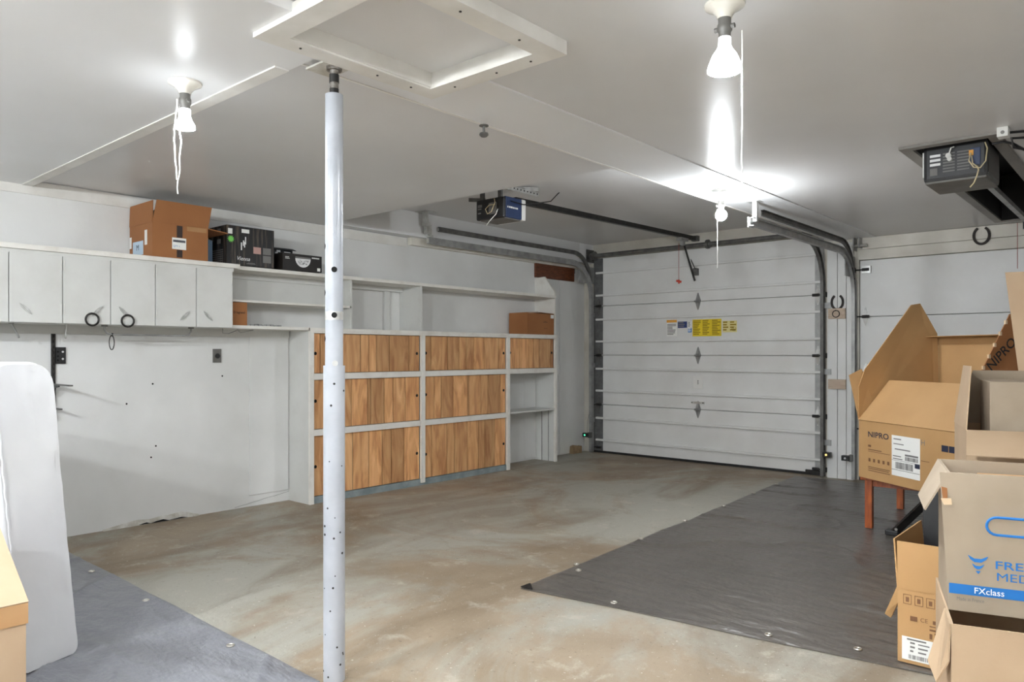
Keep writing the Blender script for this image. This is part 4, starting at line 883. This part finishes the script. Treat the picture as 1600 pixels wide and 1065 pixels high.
# ------------------------------------------------------------------ mattress leaning at the left
def mattress():
    A = Vector((2.03, -6.02, 0)); Bv = Vector((1.945, -5.805, 0)); th = (Bv-A).length; tv = (Bv-A).normalized(); u = Vector((-tv.y, tv.x, 0)).normalized()
    if u.x > 0: u = -u
    Lh = 1.06; Ln = 1.75; lean = Vector((0, -.085, 1)).normalized(); up = lean
    rr = .07; mb = MB(); N = 44
    # rounded-rectangle cross-section (thickness x height) swept along the length
    prof = []
    def arc(cx, cy, r, a0, a1, k=7):
        return [(cx+r*math.cos(R(a0+(a1-a0)*i/k)), cy+r*math.sin(R(a0+(a1-a0)*i/k))) for i in range(k+1)]
    def dense(p, q, k): return [(p[0]+(q[0]-p[0])*i/k, p[1]+(q[1]-p[1])*i/k) for i in range(1, k)]
    c = [arc(th-rr*.6, rr*.6, rr*.6, -90, 0), arc(th-rr, Lh-rr, rr, 0, 90), arc(rr, Lh-rr, rr, 90, 180), arc(rr*.6, rr*.6, rr*.6, 180, 270)]
    for k in range(4):
        prof += c[k]; q = c[(k+1) % 4][0]; prof += dense(c[k][-1], q, 26 if k in (0, 2) else 4)
    n = len(prof); xs = [0, .004, .014, .03]+[.03+(Ln-.06)*i/N for i in range(1, N)]+[Ln-.03, Ln-.014, Ln]
    ins = lambda x: .03*(1-math.sqrt(max(0, 1-(1-min(x, Ln-x)/.03)**2))) if min(x, Ln-x) < .03 else 0
    cx, cy = th/2, Lh/2
    for x in xs:
        k = ins(x)
        for a, b in prof:
            sa = a+(k if a < cx else -k)*min(1, abs(a-cx)/(cx*.8)); sb = b+(k if b < cy else -k)*min(1, abs(b-cy)/(cy*.9))
            wob = .005*noise.noise(Vector((x*4, sb*9, sa*4)))+.004*noise.noise(Vector((x*18, sb*5, sa*20)))
            p = A+u*x+tv*(sa+wob)+up*sb
            mb.v.append((p.x+wob*.6, p.y, max(p.z, .012)))
    m_ = len(xs)
    for i in range(m_-1):
        mb.f += [(i*n+j, i*n+(j+1) % n, (i+1)*n+(j+1) % n, (i+1)*n+j) for j in range(n)]
    # end cap as rings towards the centre so that the cloth can pucker
    def cap(i0, rev, x):
        prev = list(range(i0, i0+n))
        for s in (.94, .85, .7, .5, .25):
            st_ = len(mb.v)
            for a, b in prof:
                sa = cx+(a-cx)*s; sb = cy+(b-cy)*(1-(1-s)*.3)
                sb = cy+(b-cy)*(s*.25+.75) if s > .3 else cy+(b-cy)*.8
                w = .006*noise.noise(Vector((sa*30, sb*5, 7)))+.004*noise.noise(Vector((sa*12, sb*14, 3)))
                p = A+u*x+tv*sa+up*sb-u*(.004*(1-s)+w)*(1 if not rev else -1)
                mb.v.append((p.x, p.y, max(p.z, .012)))
            cur = list(range(st_, st_+n))
            mb.f.extend([(prev[j], prev[(j+1) % n], cur[(j+1) % n], cur[j]) for j in range(n)]); prev = cur
        mb.f.append(tuple(prev))
    cap(0, False, 0); cap((m_-1)*n, True, Ln)
    t = thing('mattress', 'white sheeted mattress standing on edge and leaning at the left', 'mattress', (A.x, A.y, 0))
    part('fitted_sheet', mb, 'sheet', t, smooth=True)
    # gathered hem along the near edge
    hm = MB(); pts = []
    for i in range(40):
        z = .10+.8*i/39; p = A+u*(-.003)+tv*(.014+.002*math.sin(i*1.9))+up*z; pts.append((p.x+.0015*math.sin(i*2.7), p.y, p.z))
    hm.tube(pts, .0045, 6); part('gathered_hem', hm, 'sheet', t, smooth=True)
mattress()

# ------------------------------------------------------------------ cartons at the left edge
q = Vector((.6588, -.7523, 0))
def dirs(a):      # front edge direction of a carton turned by a degrees
    a = R(a); l = fwv.normalized()*math.cos(a)-rtv.normalized()*math.sin(a); r = -l; return (r.x, r.y), (-r.y, r.x)
c1 = carton('cardboard_carton', 'tan carton with a raised lid at the left edge in front of the mattress', 'box', (2.40, -6.705, .009), (0, 1), .60, .33, .300, 'board_pale')
part('lid_front', MB().box(-.004, .604, -.006, -.001, .292, .352), 'board_kraft', c1)  # darker kraft tone paints the shadow on the strip below the lid
part('lid_top', MB().hexa([(-.004, -.006, .352), (.604, -.006, .352), (.585, .20, .54), (-.004, .20, .54)], [(-.004, -.010, .356), (.604, -.010, .356), (.585, .196, .545), (-.004, .196, .545)]), 'board_pale', c1)
part('flap', MB().slab([(.598, .32, .30), (.598, .06, .30), (.615, .12, .40), (.615, .28, .40)], .004), 'board_kraft', c1)

# ------------------------------------------------------------------ stool with the printed carton
st = thing('wood_table', 'low orange wood table under the open carton with the shipping label', 'table', (3.82, -1.51, 0))
part('table_top', MB().box(3.47, 4.17, -1.92, -1.09, .306, .33), 'wood_stool', st, bevel=.004)
for x, y in ((3.49, -1.895), (3.455+.03, -1.155), (4.11, -1.895), (4.11, -1.155)): part('leg', MB().box(x, x+.042, y, y+.042, .009, .306), 'wood_stool', st, bevel=.003)
for a in ((3.53, 4.11, -1.88, -1.862), (3.53, 4.11, -1.14, -1.122)): part('apron', MB().box(*a, .268, .306), 'wood_stool', st)
for x in (3.495, 4.125): part('apron', MB().box(x, x+.018, -1.855, -1.155, .268, .306), 'wood_stool', st)
sd = thing('folding_stand', 'black metal folding stand leg on the tarp beside the orange table', 'stand', (3.75, -1.95, 0))
part('leg', MB().hexa([(3.655, -2.0, .012), (3.70, -1.97, .012), (3.685, -1.95, .012), (3.64, -1.98, .012)], [(3.93, -2.13, .329), (3.975, -2.10, .329), (3.96, -2.08, .329), (3.915, -2.11, .329)]), 'black_metal', sd)
part('foot', MB().box(3.635, 3.705, -2.01, -1.94, .009, .04), 'black_plastic', sd, bevel=.006)
part('bolt', MB().cyl((3.69, -2.0, .05), (3.70, -2.02, .052), .008, n=10), 'galv_bright', sd)
part('leg', MB().hexa([(4.14, -2.24, .012), (4.18, -2.21, .012), (4.165, -2.19, .012), (4.125, -2.22, .012)], [(3.93, -2.13, .329), (3.97, -2.10, .329), (3.955, -2.08, .329), (3.915, -2.11, .329)]), 'black_metal', sd)

rN, bN = dirs(12.5)
nb = carton('cardboard_carton', 'open tan carton with a white shipping label and tall raised flaps on the orange table', 'box', (3.472, -1.949, .331), rN, .80, .58, .345, 'board_tan')
T = .006
part('flap', MB().hexa([(0, 0, .345), (.80, 0, .345), (.80, .215, .585), (.005, .215, .585)], [(0, -.004, .349), (.80, -.004, .349), (.80, .211, .589), (.005, .211, .589)]), 'board_tan', nb)
part('flap', MB().slab([(0, .58, .345), (0, 0, .345), (0, .0, .55), (-.004, .045, .655), (-.03, .40, 1.06), (-.035, .47, 1.07), (-.012, .575, .88)], T), 'board_tan', nb)
part('flap', MB().slab([(0, .0, .345), (0, .0, .35), (-.03, -.045, .62), (-.012, .03, .66), (.0, .10, .45)], T), 'board_tan', nb)
part('flap', MB().hexa([(0, .575, .345), (.80, .575, .345), (.80, .60, .86), (-.05, .60, .86)], [(0, .581, .345), (.80, .581, .345), (.80, .606, .86), (-.05, .606, .86)]), 'board_tan', nb)
part('flap_edge', MB().box(-.05, .78, .50, .605, .858, .862), 'board_tan', nb)
part('flap', MB().slab([(.80, .0, .345), (.80, .58, .345), (.86, .52, 1.0), (.855, .22, .955), (.822, .02, .56)], T), 'board_brown', nb)
o0 = (0, 0, 0)
text('lettering', 'NIPRO', (.085, -.0005, .252), (1, 0, 0), UP, .034, 'ink', nb, maxw=.175, bold=.012)
text('lettering', 'H', (.512, -.0005, .252), (1, 0, 0), UP, .03, 'ink_grey', nb, maxw=.025)
bars('label', [(.285, .503, .055, .285)], o0, (1, 0, 0), UP, 'label_white', nb, .0005, .0008)
bars('label_print', [(.30, .36, .262, .268), (.30, .38, .235, .24), (.31, .43, .205, .211), (.295, .36, .165, .17), (.295, .37, .15, .155), (.39, .49, .176, .186), (.286, .502, .142, .144), (.286, .502, .088, .091)]+barcode(.39, .49, .15, .172, 3)+barcode(.315, .45, .097, .135, 4), o0, (1, 0, 0), UP, 'ink_grey', nb, .0015)
bars('label_stamp', [(.465, .502, .118, .142)], o0, (1, 0, 0), UP, 'ink', nb, .0015)
bars('print', [(.085, .11, .193, .205), (.085, .20, .175, .18), (.085, .27, .165, .168), (.51, .57, .165, .168)], o0, (1, 0, 0), UP, 'ink_brown', nb)
bars('print', [(.088+.04*i, .105+.04*i, .105, .125) for i in range(5)]+[(.085, .27, .072, .076), (.085, .26, .062, .066), (.085, .27, .05, .054)], o0, (1, 0, 0), UP, 'ink_brown', nb)
bars('print', [(.655, .700, .236, .27), (.705, .75, .236, .27)], o0, (1, 0, 0), UP, 'ink', nb)
text('lettering', 'NIPRO', (.848, .11, .665), (.035, .45, .45), (.03, -.45, .45), .052, 'ink_black', nb, depth=.012, maxw=.20, bold=.012)
for i in range(7): part('torn_edge', MB().box(.82+.005*i, .83+.005*i, .02+.029*i, .032+.029*i, .555+.058*i, .575+.058*i), 'board_edge', nb)

# ------------------------------------------------------------------ floor carton with handling marks (right of the tarp)
ab = carton('cardboard_carton', 'tan carton with printed handling marks and raised flap standing on the tarp edge', 'box', (4.187, -3.945, .009), (1, 0), .42, .40, .256, 'board_tan',
            flaps=[('front', .165, 88), ('left', .17, 86, (.02, 0)), ('back', .17, 80), ('right', .17, 84)])
part('leaning_flap', MB().slab([(-.003, .01, .262), (-.003, .02, .20), (-.038, .06, .125), (-.058, .06, .135)], .005), 'board_tan', ab)
for i in range(4):
    x0 = .018+.036*i; z0 = .205
    bars('handling_mark', [(x0, x0+.026, z0, z0+.0015), (x0, x0+.026, z0+.032, z0+.0335), (x0, x0+.0015, z0, z0+.033), (x0+.0245, x0+.026, z0, z0+.033), (x0+.008, x0+.018, z0+.008, z0+.024)], o0, (1, 0, 0), UP, 'ink_brown', ab)
text('lettering', 'CE', (.072, -.0005, .152), (1, 0, 0), UP, .014, 'ink_brown', ab)
bars('print', [(.04, .062, .15, .166), (.11, .125, .152, .164), (.135, .15, .152, .164), (.16, .175, .152, .164), (.10, .18, .128, .134), (.115, .18, .118, .122), (.10, .108, .10, .118), (.115, .18, .10, .106), (.115, .175, .09, .095), (.10, .19, .142, .145)], o0, (1, 0, 0), UP, 'ink_brown', ab)
bars('label', [(.014, .135, .012, .092)], o0, (1, 0, 0), UP, 'label_white', ab, .0005, .0008)
bars('label_print', [(.03, .09, .082, .087), (.04, .055, .07, .076), (.065, .10, .07, .074), (.04, .055, .056, .062), (.065, .095, .056, .061), (.04, .05, .042, .048), (.065, .09, .042, .047)]+barcode(.035, .10, .018, .032, 8), o0, (1, 0, 0), UP, 'ink_grey', ab, .0015)
for (xa, xb, y0), mm, lab in (((4.225, 4.275, -3.68), 'black_plastic', 'narrow black panel standing in for shade in the carton with handling marks'), ((4.28, 4.50, -3.66), 'dark_backing', 'wide dark brown panel standing in for shade in the carton with handling marks')):
    single('dark_backing', MB().slab([(xa, y0, .016), (xb, y0, .016), (xb-.02, y0+.02, .57), (xa-.022, y0+.02, .57)], .008), mm, lab, 'board', ((xa+xb)/2, y0, .016))  # added dark panels stand in for the carton's shaded interior

# ------------------------------------------------------------------ stack at the right edge: low open carton, big carton on it
rF, bF = dirs(65)
def at(o, r, b, x, y): return (o[0]+r[0]*x+b[0]*y, o[1]+r[1]*x+b[1]*y)
g0 = (4.465, -4.535)
gb = carton('cardboard_carton', 'pale open carton under the big blue printed carton in the right corner', 'box', (*g0, .001), rF, .60, .46, .362, 'board_pale')
part('flap', MB().slab([(0, 0, .362), (0, .14, .362), (-.045, .10, .22), (-.03, .03, .19), (-.004, .0, .26)], .004), 'board_pale', gb)
ct = single('white_packet', MB().box(.02, .56, .02, .09, .008, .325), 'label_white', 'white printed packet inside the pale open carton under the big carton', 'packet', (0, 0, 0))
ct.matrix_world = Matrix.Translation((*g0, .001)) @ Matrix.Rotation(math.atan2(rF[1], rF[0]), 4, 'Z') @ Matrix.Translation((.14, 0, 0))
f0 = at(g0, rF, bF, .005, .125)
fb = carton('cardboard_carton', 'big kraft carton with a blue band and arrow emblem at the right edge', 'box', (*f0, .365), rF, .60, .30, .385, 'board_grey',
            flaps=[('left', .125, -62, (.05, .0))])
part('corner_bulge', MB().hexa([(-.022, -.006, .385), (.25, -.006, .385), (.25, 0, .385), (-.022, 0, .385)], [(.0, -.003, .0), (.25, -.003, .0), (.25, 0, .0), (.0, 0, .0)]), 'board_grey', fb)
FZ = -.0062
text('lettering', 'FRESENIUS', (.112, FZ+.001, .128), (1, 0, 0), UP, .022, 'ink_blue', fb, maxw=.20, bold=.008)
text('lettering', 'MEDICAL CARE', (.115, FZ+.001, .096), (1, 0, 0), UP, .022, 'ink_blue', fb, maxw=.27)
bars('blue_band', [(.001, .59, .048, .076)], (0, FZ+.002, 0), (1, 0, 0), UP, 'ink_blue', fb)
text('lettering', 'FXclass', (.062, FZ+.0006, .054), (1, 0, 0), UP, .017, 'ink_white', fb, maxw=.07, bold=.008)
text('lettering', 'Made in France', (.02, FZ+.002, .03), (1, 0, 0), UP, .010, 'ink_grey', fb, maxw=.065)
def fpoly(pts, nm, m, dz=.0): return part(nm, MB().slab([(x, FZ+.001, z) for x, z in pts], .0008), m, fb)
fpoly([(.046, .160), (.062, .151), (.078, .151), (.095, .160), (.090, .150), (.078, .141), (.062, .141), (.052, .148)], 'emblem', 'ink_blue')
fpoly([(.056, .137), (.066, .131), (.076, .131), (.086, .137), (.080, .127), (.074, .122), (.067, .122), (.061, .127)], 'emblem', 'ink_blue')
fpoly([(.065, .117), (.077, .117), (.071, .109)], 'emblem', 'ink_blue')
ring = [(.115+.024*math.cos(a), FZ+.0022, .245+.024*math.sin(a)) for a in [R(90+20*i) for i in range(10)]]+[(.30+.024*math.cos(a), FZ+.0022, .245+.024*math.sin(a)) for a in [R(270+20*i) for i in range(10)]]
part('handle_outline', MB().tube(ring, .004, 6, True), 'ink_blue', fb)
bars('tape', [(.14, .24, .28, .345)], (0, FZ+.002, 0), (1, 0, 0), UP, 'board_kraft', fb, .0004, .0004)
part('torn_corner', MB().slab([(-.018, FZ-.001, .345), (-.004, FZ-.001, .342), (-.003, FZ-.001, .312), (-.014, FZ-.001, .308)], .001), 'board_brown', fb)
part('torn_corner', MB().slab([(-.02, FZ-.002, .312), (.006, FZ-.002, .314), (.008, FZ-.002, .296), (-.012, FZ-.002, .294)], .001), 'board_edge', fb)
ib = solid_carton('small_carton', 'small tan carton lying inside the big blue printed carton', .04, .27, .10, .54, .03, .352, 'board_kraft')
ib.matrix_world = Matrix.Translation((*f0, .365)) @ Matrix.Rotation(math.atan2(rF[1], rF[0]), 4, 'Z') @ Matrix.Translation((.32, .155, .03))

# tall carton behind, with the pale carton inside and the long standing flap
k0 = (4.285, -3.315)
kb = carton('cardboard_carton', 'tall carton with a pale box inside and long standing flaps at the right edge', 'box', (*k0, .009), rF, .50, .42, .765, 'board_pale',
            flaps=[('front', .20, -24, (-.02, 0)), ('left', .26, 98, (0, .17))])
part('flap', MB().slab([(.27, .415, .765), (.50, .415, .765), (.50, .46, 1.44), (.20, .46, 1.44)], .005), 'board_pale', kb)
bars('blue_band', [(.0, .24, .27, .295)], (.245, .43, .765), (1, 0, 0), (0, .06, 1), 'ink_blue', kb, .001)
part('side_lip', MB().slab([(.0, .40, .765), (.48, .40, .765), (.48, .41, 1.0), (.07, .41, 1.0)], .004), 'board_grey', kb)
pk = solid_carton('pale_carton', 'pale taped carton standing inside the tall carton at the right edge', 0, .27, .0, .36, 0, .955, 'board_grey', bev=.004)
pk.matrix_world = Matrix.Translation((*k0, .016)) @ Matrix.Rotation(math.atan2(rF[1], rF[0]), 4, 'Z') @ Matrix.Translation((.27, .20, 0))
